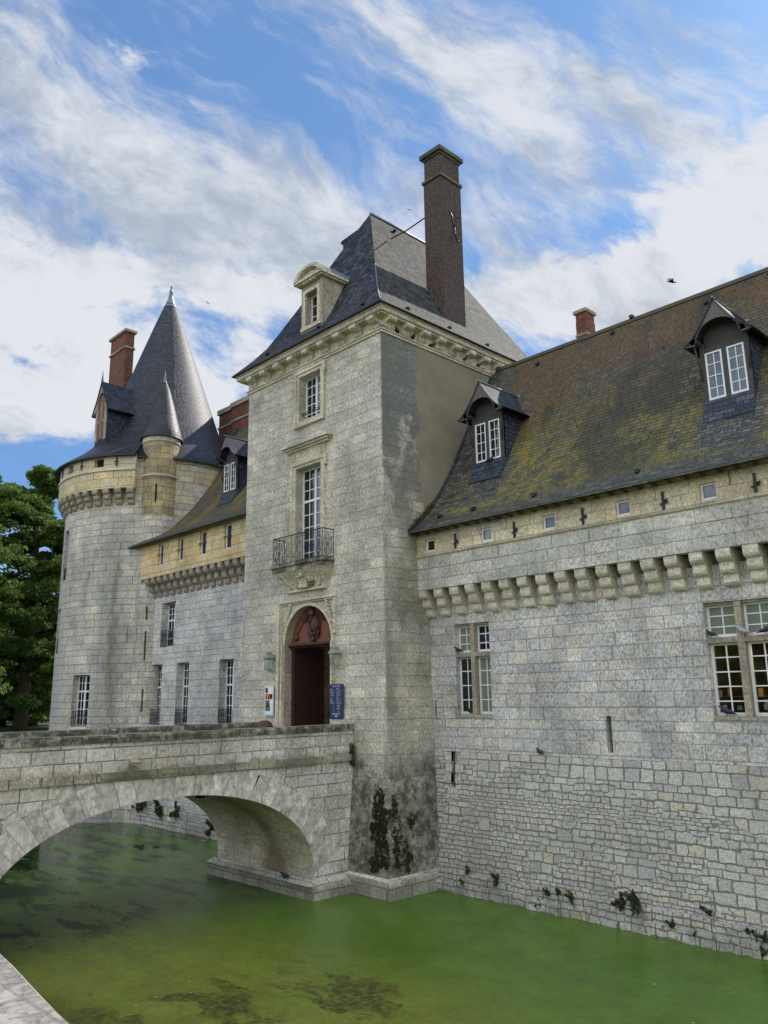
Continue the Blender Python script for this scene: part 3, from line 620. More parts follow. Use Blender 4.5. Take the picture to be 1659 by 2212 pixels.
    def build(s, name, mats, parent=None, merge=False, **props):
        if not isinstance(mats, (list, tuple)): mats = [mats]
        me = bpy.data.meshes.new(name)
        off = Vector(parent_origin(parent)) if parent is not None else Vector((0, 0, 0))
        vs = [(a - off.x, b - off.y, c - off.z) for a, b, c in s.v]
        me.from_pydata(vs, [], s.f); ul = me.uv_layers.new(name='UVMap')
        ul.data.foreach_set('uv', [c for p in s.uv for c in p])
        for mm in mats: me.materials.append(MT[mm] if isinstance(mm, str) else mm)
        me.polygons.foreach_set('material_index', s.mi); me.polygons.foreach_set('use_smooth', s.sf)
        if merge or any(s.sf):
            import bmesh
            bm = bmesh.new(); bm.from_mesh(me); bmesh.ops.remove_doubles(bm, verts=bm.verts, dist=1e-4); bm.to_mesh(me); bm.free()
        me.update()
        o = bpy.data.objects.new(name, me); C.objects.link(o)
        if parent is not None: o.parent = parent
        for k, v in props.items(): o[k] = v
        return o
ORG = {}
def parent_origin(o):
    x = Vector((0, 0, 0))
    while o is not None: x += Vector(ORG.get(o.name, (0, 0, 0))); o = o.parent
    return x
def thing(name, label, cat, loc, group=None):
    o = bpy.data.objects.new(name, None); C.objects.link(o); o.location = loc; o.empty_display_size = .3
    ORG[o.name] = tuple(loc); o['label'] = label; o['category'] = cat
    if group: o['group'] = group
    return o
def tag(o, label, cat, group=None):
    o['label'] = label; o['category'] = cat
    if group: o['group'] = group
    return o
def struct(o): o['kind'] = 'structure'; return o
rng = random.Random(7)

# ---------------------------------------------------------------- window builder
def window(par, f, u0, u1, z0, z1, d, cols=2, rows=4, casements=2, transom=None, trows=2, gl='glass', fw=.06, mw=.028, frame='white', panes=None, meet=.09, name='window'):
    """joinery in wall coordinates (u along, z up, d inwards). One 'window' part with a glass sub-part"""
    m = M(); gm = M()
    bays = [(z0, z1, rows)] if transom is None else [(z0, transom - .03, rows), (transom + .03, z1, trows)]
    m.boxf(f, u0, u0 + fw, z0, z1, d - .02, d + .06); m.boxf(f, u1 - fw, u1, z0, z1, d - .02, d + .06)
    m.boxf(f, u0 + fw, u1 - fw, z0, z0 + fw * 1.3, d - .018, d + .06); m.boxf(f, u0 + fw, u1 - fw, z1 - fw, z1, d - .018, d + .06)
    if transom is not None: m.boxf(f, u0 + fw, u1 - fw, transom - .04, transom + .04, d - .03, d + .06)
    for (a, b, r) in bays:
        w = (u1 - u0 - 2 * fw); cw = w / casements
        for c in range(1, casements): m.boxf(f, u0 + fw + cw * c - meet / 2, u0 + fw + cw * c + meet / 2, a, b, d - .024, d + .05)
        for c in range(casements):
            ca = u0 + fw + cw * c + (meet / 2 if c else 0); cb = u0 + fw + cw * (c + 1) - (meet / 2 if c < casements - 1 else 0)
            for k in range(1, cols): x = ca + (cb - ca) * k / cols; m.boxf(f, x - mw / 2, x + mw / 2, a, b, d, d + .03)
            for k in range(1, r): z = a + (b - a) * k / r; m.boxf(f, ca, cb, z - mw / 2, z + mw / 2, d + .002, d + .028)
            gi = 0 if panes is None else panes[c % len(panes)]
            gm.add([f(ca, a, d + .02), f(cb, a, d + .02), f(cb, b, d + .02), f(ca, b, d + .02)], mi=gi)
    w = m.build(name, frame, par)
    gm.build('glass', [gl, 'glassc', 'glassb', 'glass'] if panes is not None else gl, w)
    return w
def guard(par, f, u0, u1, z0, z1, d=-.05):
    m = M(); r = .012
    for z in (z0 + .04, z1): m.boxf(f, u0, u1, z - .015, z + .015, d - .012, d + .012)
    n = max(3, int((u1 - u0) / .13))
    for i in range(n + 1):
        u = u0 + (u1 - u0) * i / n; m.boxf(f, u - .01, u + .01, z0, z1, d - .009, d + .009)
    for i in range(n):
        uc = u0 + (u1 - u0) * (i + .5) / n; rr = (u1 - u0) / n * .36
        for zc in (z0 + (z1 - z0) * .3, z0 + (z1 - z0) * .7):
            m.tube([f(uc + rr * math.cos(t), zc + rr * 1.5 * math.sin(t), d) for t in [2 * PI * k / 8 for k in range(9)]], .008, 4, cap=False)
    return m.build('iron_guard', 'iron', par)
def darkbox(m, f, u0, u1, z0, z1, d, mi=0):
    m.add([f(u0, z0, d), f(u1, z0, d), f(u1, z1, d), f(u0, z1, d)], mi=mi)

# ================================================================ GATEHOUSE PAVILION
PX0, PX1, PY0, PY1 = -25.62, -17.85, 17.30, 27.27
pav = thing('gatehouse_pavilion', 'tall square stone entrance pavilion with steep slate roof, chimney and arched door', 'building', ((PX0 + PX1) / 2, (PY0 + PY1) / 2, -5.6))
def off(z):
    pts = [(-5.7, .36), (-4.65, .32), (-3.34, .22), (-1.86, .10), (-.6, .07), (.6, 0), (30, 0)]
    for (a, oa), (b, ob) in zip(pts, pts[1:]):
        if z <= b: return oa + (ob - oa) * (z - a) / (b - a)
    return 0
pcx, phw = (PX0 + PX1) / 2, (PX1 - PX0) / 2; pcy, phy = (PY0 + PY1) / 2, (PY1 - PY0) / 2
fF = lambda u, z, d: (pcx + (u - pcx) * (1 + (off(z) / phw)), PY0 - off(z) + d, z)
fS = lambda u, z, d: (PX1 + off(z) - d, pcy + (u - pcy) * (1 + off(z) / phy), z)
fL = lambda u, z, d: (PX0 - off(z) + d, pcy - (u - pcy) * (1 + off(z) / phy), z)
fB = lambda u, z, d: (pcx - (u - pcx) * (1 + (off(z) / phw)), PY1 + off(z) - d, z)
ACX, AR, ASZ = -21.67, 1.27, 1.85
m = M()
DZ = -1.62   # deck / threshold level
holes = [(-22.29, -21.04, 9.97, 11.72, .34), (-22.44, -20.99, 4.62, 8.18, .36), (ACX - AR, ACX + AR, DZ, ASZ + AR + .0, .0)]
m.wall(fF, PX0, PX1, -5.7, 12.6, holes, zs=(-4.65, -3.34, -1.86, -.6, .6))
# arch head: spandrels between the round arch and the square hole
N = 20
for i in range(N):
    t0, t1 = PI * i / N, PI * (i + 1) / N
    a = (ACX + AR * math.cos(t0), ASZ + AR * math.sin(t0)); b = (ACX + AR * math.cos(t1), ASZ + AR * math.sin(t1))
    top = ASZ + AR
    q = [(a[0], top), (b[0], top), (b[0], b[1]), (a[0], a[1])]
    m.add([(x, PY0, z) for x, z in q][::-1], uv=[(x, z) for x, z in q][::-1])
m.wall(fS, PY0, PY1, -5.7, 12.6, zs=(-4.65, -3.34, -1.86, -.6, .6))
m.wall(fL, PY0, PY1, -5.7, 12.6); m.wall(fB, PX0, PX1, -5.7, 12.6, [(2 * pcx + 20.4, 2 * pcx + 22.95, DZ, 3.2, .1)])
m.build('wall', 'pav', pav)
# plinth
m = M(); m.ring(PX0, PX1, PY0, PY1, [(.30, -5.02), (.44, -5.10), (.46, -5.7)][::-1]); m.build('plinth', 'bridge', pav)
# arch reveal
m = M(); dep = .26
pr = [(ACX - AR, DZ)] + [(ACX + AR * math.cos(t), ASZ + AR * math.sin(t)) for t in [PI - PI * i / 24 for i in range(25)]] + [(ACX + AR, DZ)]
L = 0
for a, b in zip(pr, pr[1:]):
    dl = math.hypot(b[0] - a[0], b[1] - a[1])
    m.add([(a[0], PY0 - .03, a[1]), (b[0], PY0 - .03, b[1]), (b[0], PY0 + 1.2, b[1]), (a[0], PY0 + 1.2, a[1])], uv=[(0, L), (0, L + dl), (1.2, L + dl), (1.2, L)]); L += dl
m.build('door_reveal', 'trimg', pav)
# passage behind the door
m = M()
m.box(-23.1, -22.95, PY0 + 1.2, 27.2, DZ, 3.2); m.box(-20.4, -20.2, PY0 + 1.2, 27.2, DZ, 3.2); m.box(-23.1, -20.2, PY0 + 1.2, 27.2, 3.2, 3.4)
m.box(-22.95, -20.4, PY0, 27.4, DZ - .1, DZ)
m.build('passage', 'beige', pav)
# surround of the door
m = M()
for (a, b, c, d, e) in ((-23.26, -23.12, DZ, 3.30, .10), (-23.06, -22.98, DZ, ASZ, .06), (-20.36, -20.28, DZ, ASZ, .05), (-20.30, -20.20, 2.1, 3.30, .08)):
    m.box(a, b, PY0 - e - off(c if c < -.6 else 1) * .9, PY0 + .02, c, d)
m.box(-23.3, -20.18, PY0 - .12, PY0 + .01, 3.30, 3.38); m.box(-23.26, -20.22, PY0 - .07, PY0 + .01, 3.24, 3.30)
for i in range(24):      # archivolt
    t0, t1 = PI * i / 24, PI * (i + 1) / 24
    for (r0, r1, e) in ((AR, AR + .11, .06),):
        q = [(ACX + r * math.cos(t), ASZ + r * math.sin(t)) for r, t in ((r0, t0), (r1, t0), (r1, t1), (r0, t1))]
        m.prism([(x, PY0 - e, z) for x, z in q][::-1], (0, e, 0))
for sx in (-1, 1):       # carved spandrel leaves
    for k in range(6):
        a = PI / 2 - sx * R(48 + k * 4); bx = ACX + sx * (1.30 - .05 * k); bz = ASZ + .62 + .13 * k
        m.tube([(bx - sx * .02 * j * j, PY0 - .03 - .01 * math.sin(j), bz + .05 * j) for j in range(4)], [.05, .06, .045, .02], 6)
m.build('door_surround', 'trim', pav)
# carved tympanum, rope moulding
ty = PY0 + .27
m = M(); m.add([(x, ty, z) for x, z in [(ACX + AR * math.cos(t), ASZ + AR * math.sin(t)) for t in [PI * i / 24 for i in range(25)]]][::-1])
m.box(ACX - AR, ACX + AR, ty - .03, ty + .1, ASZ - .02, ASZ + .12)
for k in (-1, 1):
    m.tube([(ACX + k * (.25 + .8 * t), ty - .03, ASZ + .12 + .9 * (1 - t) ** .7) for t in [i / 8 for i in range(9)]], .02, 5)
tym = m.build('tympanum', 'tymp', pav)
m = M()
def oval(cx, cz, rx, rz, y, r, n=20): m.tube([(cx + rx * math.cos(t), y, cz + rz * math.sin(t)) for t in [2 * PI * i / n for i in range(n + 1)]], r, 6, cap=False)
cx, cz = ACX + .02, ASZ + .62
oval(cx, cz - .02, .22, .30, ty - .08, .055); oval(cx, cz - .02, .30, .40, ty - .05, .03)
m.ball((cx, ty - .07, cz), (.17, .05, .24), 12)
m.ball((cx, ty - .14, cz + .40), (.12, .12, .13), 10)
for k in (-1, 1):
    for q in range(3):
        c0 = (cx + k * (.30 + .09 * q), cz + .36 - .10 * q); m.tube([(c0[0] + k * (.10 - .011 * j) * math.cos(j * .7), ty - .08, c0[1] + (.10 - .011 * j) * math.sin(j * .7)) for j in range(9)], .028, 5)
    m.tube([(cx + k * (.30 - .14 * t), ty - .07, cz - .2 - .32 * t) for t in [i / 5 for i in range(6)]], [.045, .05, .045, .04, .03, .02], 6)
    m.tube([(cx + k * (.05 + .12 * t), ty - .12, cz + .52 + .16 * math.sin(t * 2.5)) for t in [i / 5 for i in range(6)]], .035, 6)
m.ball((cx, ty - .10, cz - .50), (.10, .07, .10), 8)
m.build('cartouche', 'tympd', tym)
for k in (-1, 1): m = M(); m.ball((cx + k * .95, ty - .06, ASZ + .22), (.10, .07, .10), 8); m.build('carved_boss', 'tympd', tym)
m = M()
for i in range(34):
    x = ACX - AR + .04 + i * .075; m.tube([(x - .035, ty - .10, ASZ - .09), (x, ty - .145, ASZ - .04), (x + .035, ty - .10, ASZ + .02)], [.03, .042, .03], 6)
m.box(ACX - AR, ACX + AR, ty - .08, ty + .08, ASZ - .12, ASZ - .021)
m.build('rope_moulding', 'tympd', tym)
# door leaf, swung fully inwards on the left
m = M(); DXF = -22.78
m.box(DXF - .09, DXF, PY0 + .28, PY0 + 1.62, DZ + .02, ASZ - .08)
for (ya, yb, za, zb) in ((.40, 1.5, 1.05, 1.62), (.40, 1.5, .45, .92), (.40, .90, -1.45, .32), (1.0, 1.5, -1.45, .32)):
    for (a, b, c, d) in ((ya, yb, zb - .05, zb), (ya, yb, za, za + .05), (ya, ya + .05, za + .05, zb - .05), (yb - .05, yb, za + .05, zb - .05)):
        m.box(DXF, DXF + .025, PY0 + a, PY0 + b, c, d)
dl = m.build('door', 'door', pav)
m = M(); m.ball((DXF + .05, PY0 + 1.5, -.55), .04, 8); m.build('handle', 'iron', dl)
m = M(); m.box(ACX - AR, DXF - .09, ty, ty + .12, DZ + .02, ASZ - .1); m.box(DXF - .09, DXF + .02, ty - .02, ty + .02, DZ + .02, ASZ - .12); m.build('door_frame', 'door', pav)
# windows
window(pav, lambda u, z, d: (u, PY0 + d, z), -22.29, -21.04, 9.97, 11.72, .32, 2, 5, 2, panes=[3, 2])
m = M(); m.tube([(-22.32, PY0 + .12, 10.25), (-21.0, PY0 + .12, 10.28)], .02, 6); m.tube([(-22.32, PY0 + .12, 10.33), (-21.0, PY0 + .12, 10.36)], .012, 6); m.build('window_bar', 'iron', pav)
window(pav, lambda u, z, d: (u, PY0 + d, z), -22.44, -20.99, 4.62, 8.18, .33, 2, 5, 2, transom=6.97, trows=3, panes=[3, 2])
def frame(m, x0, x1, z0, z1, w, e, ear=0):
    y0, y1 = PY0 - e, PY0 + .0
    m.box(x0 - w, x0, y0, y1, z0, z1); m.box(x1, x1 + w, y0, y1, z0, z1); m.box(x0 - w, x1 + w, y0 - .002, y1, z1, z1 + w)
    if ear: m.box(x0 - w - ear, x0 - w, y0, y1, z1 - .28, z1 + w); m.box(x1 + w, x1 + w + ear, y0, y1, z1 - .28, z1 + w)
m = M(); frame(m, -22.29, -21.04, 9.97, 11.72, .12, .05); frame(m, -22.41, -20.92, 9.88, 11.84, .13, .10, .06); m.box(-22.54, -20.79, PY0 - .12, PY0, 9.74, 9.88); m.box(-22.41, -20.92, PY0 - .05, PY0, 9.88, 9.97)
m.build('window_surround', 'trim', pav)
m = M(); frame(m, -22.44, -20.99, 4.62, 8.18, .11, .05); frame(m, -22.55, -20.88, 4.62, 8.29, .13, .10, .08)
m.box(-22.68, -20.75, PY0 - .05, PY0, 8.42, 8.86)
for x in (-22.62, -20.98): 
    for k in range(3): m.box(x + k * .07, x + k * .07 + .04, PY0 - .11, PY0, 8.48, 8.78)
for (e, a, b) in ((.10, 8.84, 8.92), (.18, 8.92, 9.00), (.26, 9.00, 9.08)): m.box(-22.80 - e, -20.63 + e, PY0 - e - .03, PY0, a, b)
m.box(-22.98, -20.45, PY0 - .24, PY0, 9.08, 9.13)
m.build('window_surround', 'trim', pav)
# balcony
BX0, BX1, BY = -23.18, -20.28, PY0 - .56
bal = M(); bal.box(BX0 + .05, BX1 - .05, BY + .05, PY0, 4.33, 4.50); bal.box(BX0, BX1, BY, PY0, 4.50, 4.62)
bo = bal.build('balcony', 'coping', pav)
m = M(); prof = []
for i in range(9):
    t = i / 8; e = .50 * (1 - math.cos(t * PI / 2)) * .85 + .08; w = 1.0 + .38 * (1 - math.cos(t * PI / 2)); prof.append((e, w, 3.72 + .61 * t))
xc = (BX0 + BX1) / 2
for (e0, w0, z0), (e1, w1, z1) in zip(prof, prof[1:]):
    m.add([(xc - w0, PY0 - e0, z0), (xc + w0, PY0 - e0, z0), (xc + w1, PY0 - e1, z1), (xc - w1, PY0 - e1, z1)])
    m.add([(xc - w0, PY0, z0), (xc - w0, PY0 - e0, z0), (xc - w1, PY0 - e1, z1), (xc - w1, PY0, z1)])
    m.add([(xc + w0, PY0 - e0, z0), (xc + w0, PY0, z0), (xc + w1, PY0, z1), (xc + w1, PY0 - e1, z1)])
m.box(xc - 1.04, xc + 1.04, PY0 - .12, PY0, 3.64, 3.72)
for k in (-1, 1):
    m.tube([(xc + k * (.78 + .22 * t), PY0 - .12 - .28 * t * t, 3.75 + .5 * t) for t in [i / 5 for i in range(6)]], .05, 6)
m.build('corbel', 'trim', bo)
m = M(); m.box(xc - .22, xc + .22, PY0 - .24, PY0 - .05, 3.74, 4.0); m.box(xc - .26, xc + .26, PY0 - .27, PY0 - .05, 4.0, 4.06)
m.ball((xc + .05, PY0 - .34, 4.20), (.12, .10, .13), 8); m.ball((xc - .15, PY0 - .28, 4.12), (.18, .10, .07), 8)
for k in range(6): m.tube([(xc + .28 + .04 * k, PY0 - .28 + .02 * k, 4.25 - .02 * k), (xc + .32 + .05 * k, PY0 - .20, 3.95), (xc + .27 + .03 * k, PY0 - .16, 3.76)], .035, 5)
for k in range(4): m.tube([(xc - .33 - .05 * k, PY0 - .26, 4.18), (xc - .38 - .03 * k, PY0 - .17, 3.95), (xc - .30 - .04 * k, PY0 - .14, 3.75)], .035, 5)
m.build('carved_relief', 'trim', bo)
m = M()
zb, zt = 4.66, 5.60
rx0, rx1, ry = BX0 + .07, BX1 - .07, BY + .07
for (a, b) in (((rx0, ry), (rx1, ry)), ((rx0, ry), (rx0, PY0)), ((rx1, ry), (rx1, PY0))):
    for z, r in ((zt, .022), (zt - .10, .009), (zb, .013)): m.tube([(a[0], a[1], z), (b[0], b[1], z)], r, 5)
def panel(a, b):
    a = Vector((*a, 0)); b = Vector((*b, 0)); L = (b - a).length; dr = (b - a).normalized()
    P = lambda s, z: a + dr * s + Vector((0, 0, z))
    def sp(cx, cz, r0, turns, sgn, st, rr=.008):
        m.tube([P(cx + (r0 * (1 - .75 * t)) * math.cos(st + sgn * turns * 2 * PI * t), cz + (r0 * (1 - .75 * t)) * math.sin(st + sgn * turns * 2 * PI * t)) for t in [i / 14 for i in range(15)]], rr, 4)
    for s_ in (0, L): m.tube([P(s_, 4.62), P(s_, zt)], .013, 5)
    c = L / 2; H = zt - .1 - zb
    for k in (-1, 1):
        sp(c + k * L * .26, zb + H * .78, min(.12, L * .2), 1.3, k, PI / 2); sp(c + k * L * .26, zb + H * .22, min(.12, L * .2), 1.3, -k, -PI / 2)
        m.tube([P(c + k * L * (.26 + .12 * math.sin(t * PI)), zb + H * (.2 + .6 * t)) for t in [i / 6 for i in range(7)]], .008, 4)
        m.tube([P(c + k * L * .10 * math.sin(t * 2 * PI), zb + H * t) for t in [i / 10 for i in range(11)]], .009, 4)
    sp(c, zb + H * .5, min(.09, L * .16), 1.2, 1, 0)
nb = [rx0, rx0 + .38, rx0 + 1.05, rx1 - 1.05, rx1 - .38, rx1]
for a, b in zip(nb, nb[1:]): panel((a, ry), (b, ry))
panel((rx0, ry), (rx0, PY0)); panel((rx1, ry), (rx1, PY0))
m.build('railing', 'iron', bo)
# cornice
m = M()
m.ring(PX0, PX1, PY0, PY1, [(0, 12.02), (.06, 12.03), (.06, 12.10), (.10, 12.12), (.10, 12.16), (.02, 12.18), (.02, 12.55), (.30, 12.56), (.30, 12.62), (.38, 12.62), (.38, 12.76), (.44, 12.79), (.47, 12.86)])
m.build('cornice', 'trim', pav)
m = M()
bp_ = [(0, 12.17), (.08, 12.18), (.13, 12.25), (.10, 12.32), (.17, 12.36), (.32, 12.39), (.37, 12.44), (.37, 12.55), (0, 12.55)]
for i in range(9):
    x = -18.02 - .888 * i; w = .17
    m = M(); m.prism([(x - w, PY0 - .03 - e, z) for e, z in bp_], (2 * w, 0, 0)); m.build('bracket', 'trim', pav)
for i in range(11):
    y = 17.50 + .84 * i; w = .17
    if y < PY1 - .2: m = M(); m.prism([(PX1 + .03 + e, y - w, z) for e, z in bp_], (0, 2 * w, 0)); m.build('bracket', 'trim', pav)
# roof
RP = [(0, 12.84), (.06, 13.08), (.15, 13.46), (.254, 13.99), (.32, 14.48), (.387, 15.0), (.488, 15.78), (.679, 17.31), (.809, 18.37), (.92, 19.24), (1, 19.85)]
EX0, EX1, EY0, EY1 = PX0 - .53, PX1 + .53, PY0 - .53, PY1 + .53
hx, hyy = 4.41, 3.73
m = M()
def rr_(t): return (EX0 + hx * t, EX1 - hx * t, EY0 + hyy * t, EY1 - hyy * t)
for (t0, z0), (t1, z1) in zip(RP, RP[1:]):
    a, b = rr_(t0), rr_(t1)
    A = [(a[0], a[2], z0), (a[1], a[2], z0), (a[1], a[3], z0), (a[0], a[3], z0)]; B = [(b[0], b[2], z1), (b[1], b[2], z1), (b[1], b[3], z1), (b[0], b[3], z1)]
    for i in range(4): m.add([A[i], A[(i + 1) % 4], B[(i + 1) % 4], B[i]] if abs(b[0] - b[1]) > .05 or i % 2 else [A[i], A[(i + 1) % 4], B[i]])
m.add([(EX0, EY0, 12.80), (EX0, EY1, 12.80), (EX1, EY1, 12.80), (EX1, EY0, 12.80)])
m.ring(PX0, PX1, PY0, PY1, [(.53, 12.80), (.53, 12.84)])
roof = m.build('roof', 'slate', pav)
m = M()   # ridge lead and hip leads
m.tube([(-21.73, EY0 + hyy, 19.87), (-21.73, EY1 - hyy, 19.87)], .06, 6); m.build('ridge_lead', 'lead', roof); m = M()
for sx, sy in ((EX1, EY0),):
    m.tube([(EX1 - hx * t, EY0 + hyy * t, z + .01) for t, z in RP[:7]], .022, 5)
m.build('hip_lead', 'lead', roof)
m = M()   # small projecting lucarne on the far slope
m.prism([(-22.2, 20.25, 18.2), (-22.2, 20.25, 19.25), (-23.35, 20.3, 19.22), (-23.42, 20.3, 19.12), (-23.25, 20.3, 19.05), (-23.25, 20.3, 18.2)], (0, .9, 0)); m.build('roof_hatch', 'slated', roof)
m = M()   # slate hooks / vents
for (x, y, z) in ((-18.6, 17.08, 13.22), (-21.0, 17.08, 13.22), (-24.2, 17.08, 13.22)): m = M(); m.box(x, x + .14, y - .08, y + .05, z, z + .07); m.build('roof_vent', 'iron', roof)
for (x, y, z) in ((-17.75, 18.4, 13.2), (-17.75, 20.6, 13.2), (-17.75, 22.8, 13.2), (-21.4, 21.5, 19.3)): m = M(); m.box(x - .02, x + .1, y, y + .12, z, z + .08); m.build('roof_vent', 'iron', roof)
def rod(m, pts, r): m.tube(pts, r, 5)
m = M(); rod(m, [(-19.5, 21.7, 19.25), (-20.2, 21.1, 18.62), (-20.75, 20.7, 18.3)], .03); m.build('stay_rod', 'rust', roof)
# great chimney
CX0, CX1, CY0, CY1 = -19.50, -18.58, 21.43, 22.67
m = M(); m.box(CX0, CX1, CY0, CY1, 13.2, 20.55, skip='u'); m.box(CX0 + .03, CX1 - .03, CY0 + .03, CY1 - .03, 20.55, 21.62)
ch = m.build('chimney', 'brickd', pav)
m = M(); m.box(CX0 - .06, CX1 + .06, CY0 - .06, CY1 + .06, 20.50, 20.62); m.build('chimney_band', 'capd', ch); m = M(); m.box(CX0 - .02, CX1 + .02, CY0 - .02, CY1 + .02, 21.56, 21.66); m.box(CX0 - .11, CX1 + .11, CY0 - .11, CY1 + .11, 21.66, 21.84)
m.build('chimney_cap', 'capd', ch)
m = M(); X = CX1 + .03
for k in (-1, 1):
    m.tube([(X, 22.15 + k * (.02 + .26 * t ** 1.5) * (1 if t < .8 else .92), 18.45 + .55 * math.sin(t * 1.9)) for t in [i / 7 for i in range(8)]], .022, 5)
    m.tube([(X, 22.15 + k * (.02 + .26 * t ** 1.5) * (1 if t < .8 else .92), 18.45 - .55 * math.sin(t * 1.9)) for t in [i / 7 for i in range(8)]], .022, 5)
m.build('wall_anchor', 'iron', ch)
m = M(); m.tube([(CX1 + .06, y, z) for y, z in ((CY0 - .05, 13.72), (CY1 + .1, 13.72))], .07, 6)
m.tube([(CX0 + (CX1 - CX0) * t, CY0 - .03, 15.86 - 2.1 * t ** .8) for t in [i / 6 for i in range(7)]], .045, 5)
m.build('flashing', 'lead', ch)
# stone lucarne on the front slope
LX0, LX1, LY = -22.32, -21.08, 17.36
lu = M()
lf = lambda u, z, d: (u, LY + d, z)
lu.wall(lf, LX0, LX1, 13.3, 15.50, [(-22.06, -21.34, 13.78, 15.10, .34)], step=2)
lu.box(LX0, LX1, LY, 20, 13.3, 15.5, skip='f')
lo = lu.build('lucarne', 'trimg', pav)
m = M()
for (a, b, c, d, e) in ((-22.2, -22.06, 13.7, 15.12, .04), (-21.34, -21.2, 13.7, 15.12, .04)): m.box(a, b, LY - e, LY, c, d)
m.box(-22.2, -21.2, LY - .042, LY, 15.12, 15.24); m.box(-22.3, -21.1, LY - .06, LY, 13.58, 13.74)
m.box(LX0 - .14, LX1 + .14, LY - .16, 19.2, 15.50, 15.56); m.box(LX0 - .22, LX1 + .22, LY - .24, 19.2, 15.56, 15.66)
for i in range(12):
    t0, t1 = PI * i / 12, PI * (i + 1) / 12; w, h = (LX1 - LX0) / 2 + .22, .52; xc2 = (LX0 + LX1) / 2
    q = [(xc2 + a * w * math.cos(t), 15.62 + a * h * math.sin(t) + (1 - a) * .0) for a, t in ((.76, t0), (1, t0), (1, t1), (.76, t1))]
    m.prism([(x, LY - .24, z) for x, z in q][::-1], (0, .5, 0))
q = [(xc2 + .8 * w * math.cos(PI * i / 12), 15.62 + .8 * h * math.sin(PI * i / 12)) for i in range(13)]
m.prism([(x, LY - .05, z) for x, z in q][::-1], (0, .5, 0))
for x in (-22.0, -21.8, -21.6, -21.4): m.box(x, x + .08, LY - .19, LY - .1, 15.44, 15.5)
m.build('pediment', 'trim', lo)
m = M(); q = [(xc2 + w * .96 * math.cos(PI * i / 12), 15.66 + h * .95 * math.sin(PI * i / 12)) for i in range(13)]
m.prism([(x, LY + .26, z) for x, z in q][::-1], (0, 2.2, 0), smooth=False); m.build('lucarne_roof', 'lead', lo)
window(lo, lf, -22.06, -21.34, 13.78, 15.10, .30, 2, 3, 1, gl='glass', name='lucarne_window')

# ================================================================ machicolation corbels
def corbel(m, f, u, w, zt, steps, mi=0, deep=0.0):
    """steps: [(projection, height)] from the top down; each step ends in a quarter round"""
    z = zt
    for k, (p, h) in enumerate(steps):
        pr = [(0, z), (p, z), (p, z - h * .45)]
        for j in range(1, 5): t = PI / 2 * j / 4; pr.append((p - h * .5 * (1 - math.cos(t)), z - h * .45 - h * .55 * math.sin(t)))
        pr.append((0, z - h))
        if k == 0 and deep: pr = [(-deep, z)] + pr[1:-1] + [(0, z - h), (-deep, z - h)]
        A = [f(u, zz, -pp) for pp, zz in pr]; B = [f(u + w, zz, -pp) for pp, zz in pr]; n = len(pr)
        m.add(A, mi=mi); m.add(B[::-1], mi=mi)
        for i in range(n): m.add([A[(i + 1) % n], A[i], B[i], B[(i + 1) % n]], mi=mi)
        z -= h
# ================================================================ RIGHT WING
wing = thing('castle_wing', 'long pale stone castle wing with mossy slate roof and corbelled parapet, right of the pavilion', 'building', (-6, 23.5, -5.6))
WX0, WX1 = -18.3, 8.0
YM = 19.33
fW = lambda u, z, d: (u, YM + d, z)
SW = (-16.80, -15.42, -.55, 2.22); BW = (-8.70, -7.05, -.55, 2.15)
m = M()
hl = [(SW[0], SW[1], SW[2], SW[3], .32), (BW[0], BW[1], BW[2], BW[3], .34), (-11.63, -11.47, -1.50, -.57, .3), (-17.72, -17.66, -.73, -.15, .25)]
hl += [(1.2, 2.8, -.55, 2.15, .34)]
m.wall(fW, WX0, WX1, -1.66, 3.06, hl, step=1.2)
m.add([(WX0, YM, 3.06), (WX1, YM, 3.06), (WX1, YM + .4, 3.06), (WX0, YM + .4, 3.06)]); m.add([(WX0, YM + .4, 3.06), (WX1, YM + .4, 3.06), (WX1, YM + .4, 4.2), (WX0, YM + .4, 4.2)])
m.build('wall', 'pale', wing)
m = M(); 
def offw(z): return .08 + .22 * max(0, min(1, (-1.65 - z) / 3.2))
fR = lambda u, z, d: (u, YM - offw(z) + .06 + d, z)
m.wall(fR, WX0, WX1, -5.7, -1.65, [(-17.07, -16.90, -2.70, -1.66, .3)], step=.8)
m.add([(WX0, YM - .02, -1.65), (WX1, YM - .02, -1.65), (WX1, YM + .1, -1.65), (WX0, YM + .1, -1.65)])
m.build('rubble_base', 'rubble', wing)
m = M(); rg2 = random.Random(5); x = WX0
while x < WX1:      # footing of big irregular stones along the water
    w = rg2.uniform(.35, 1.0); e = rg2.uniform(0, .06); zt = -5.02 + rg2.uniform(-.05, .05)
    m.box(x + .01, x + w - .01, 18.88 - e, 19.2, -5.7, -5.30); m.box(x + .01 - .1, x + w - .12, 18.94 - e * .7, 19.2, -5.295, zt); 
    x += w
m.build('footing', 'rubble', wing)
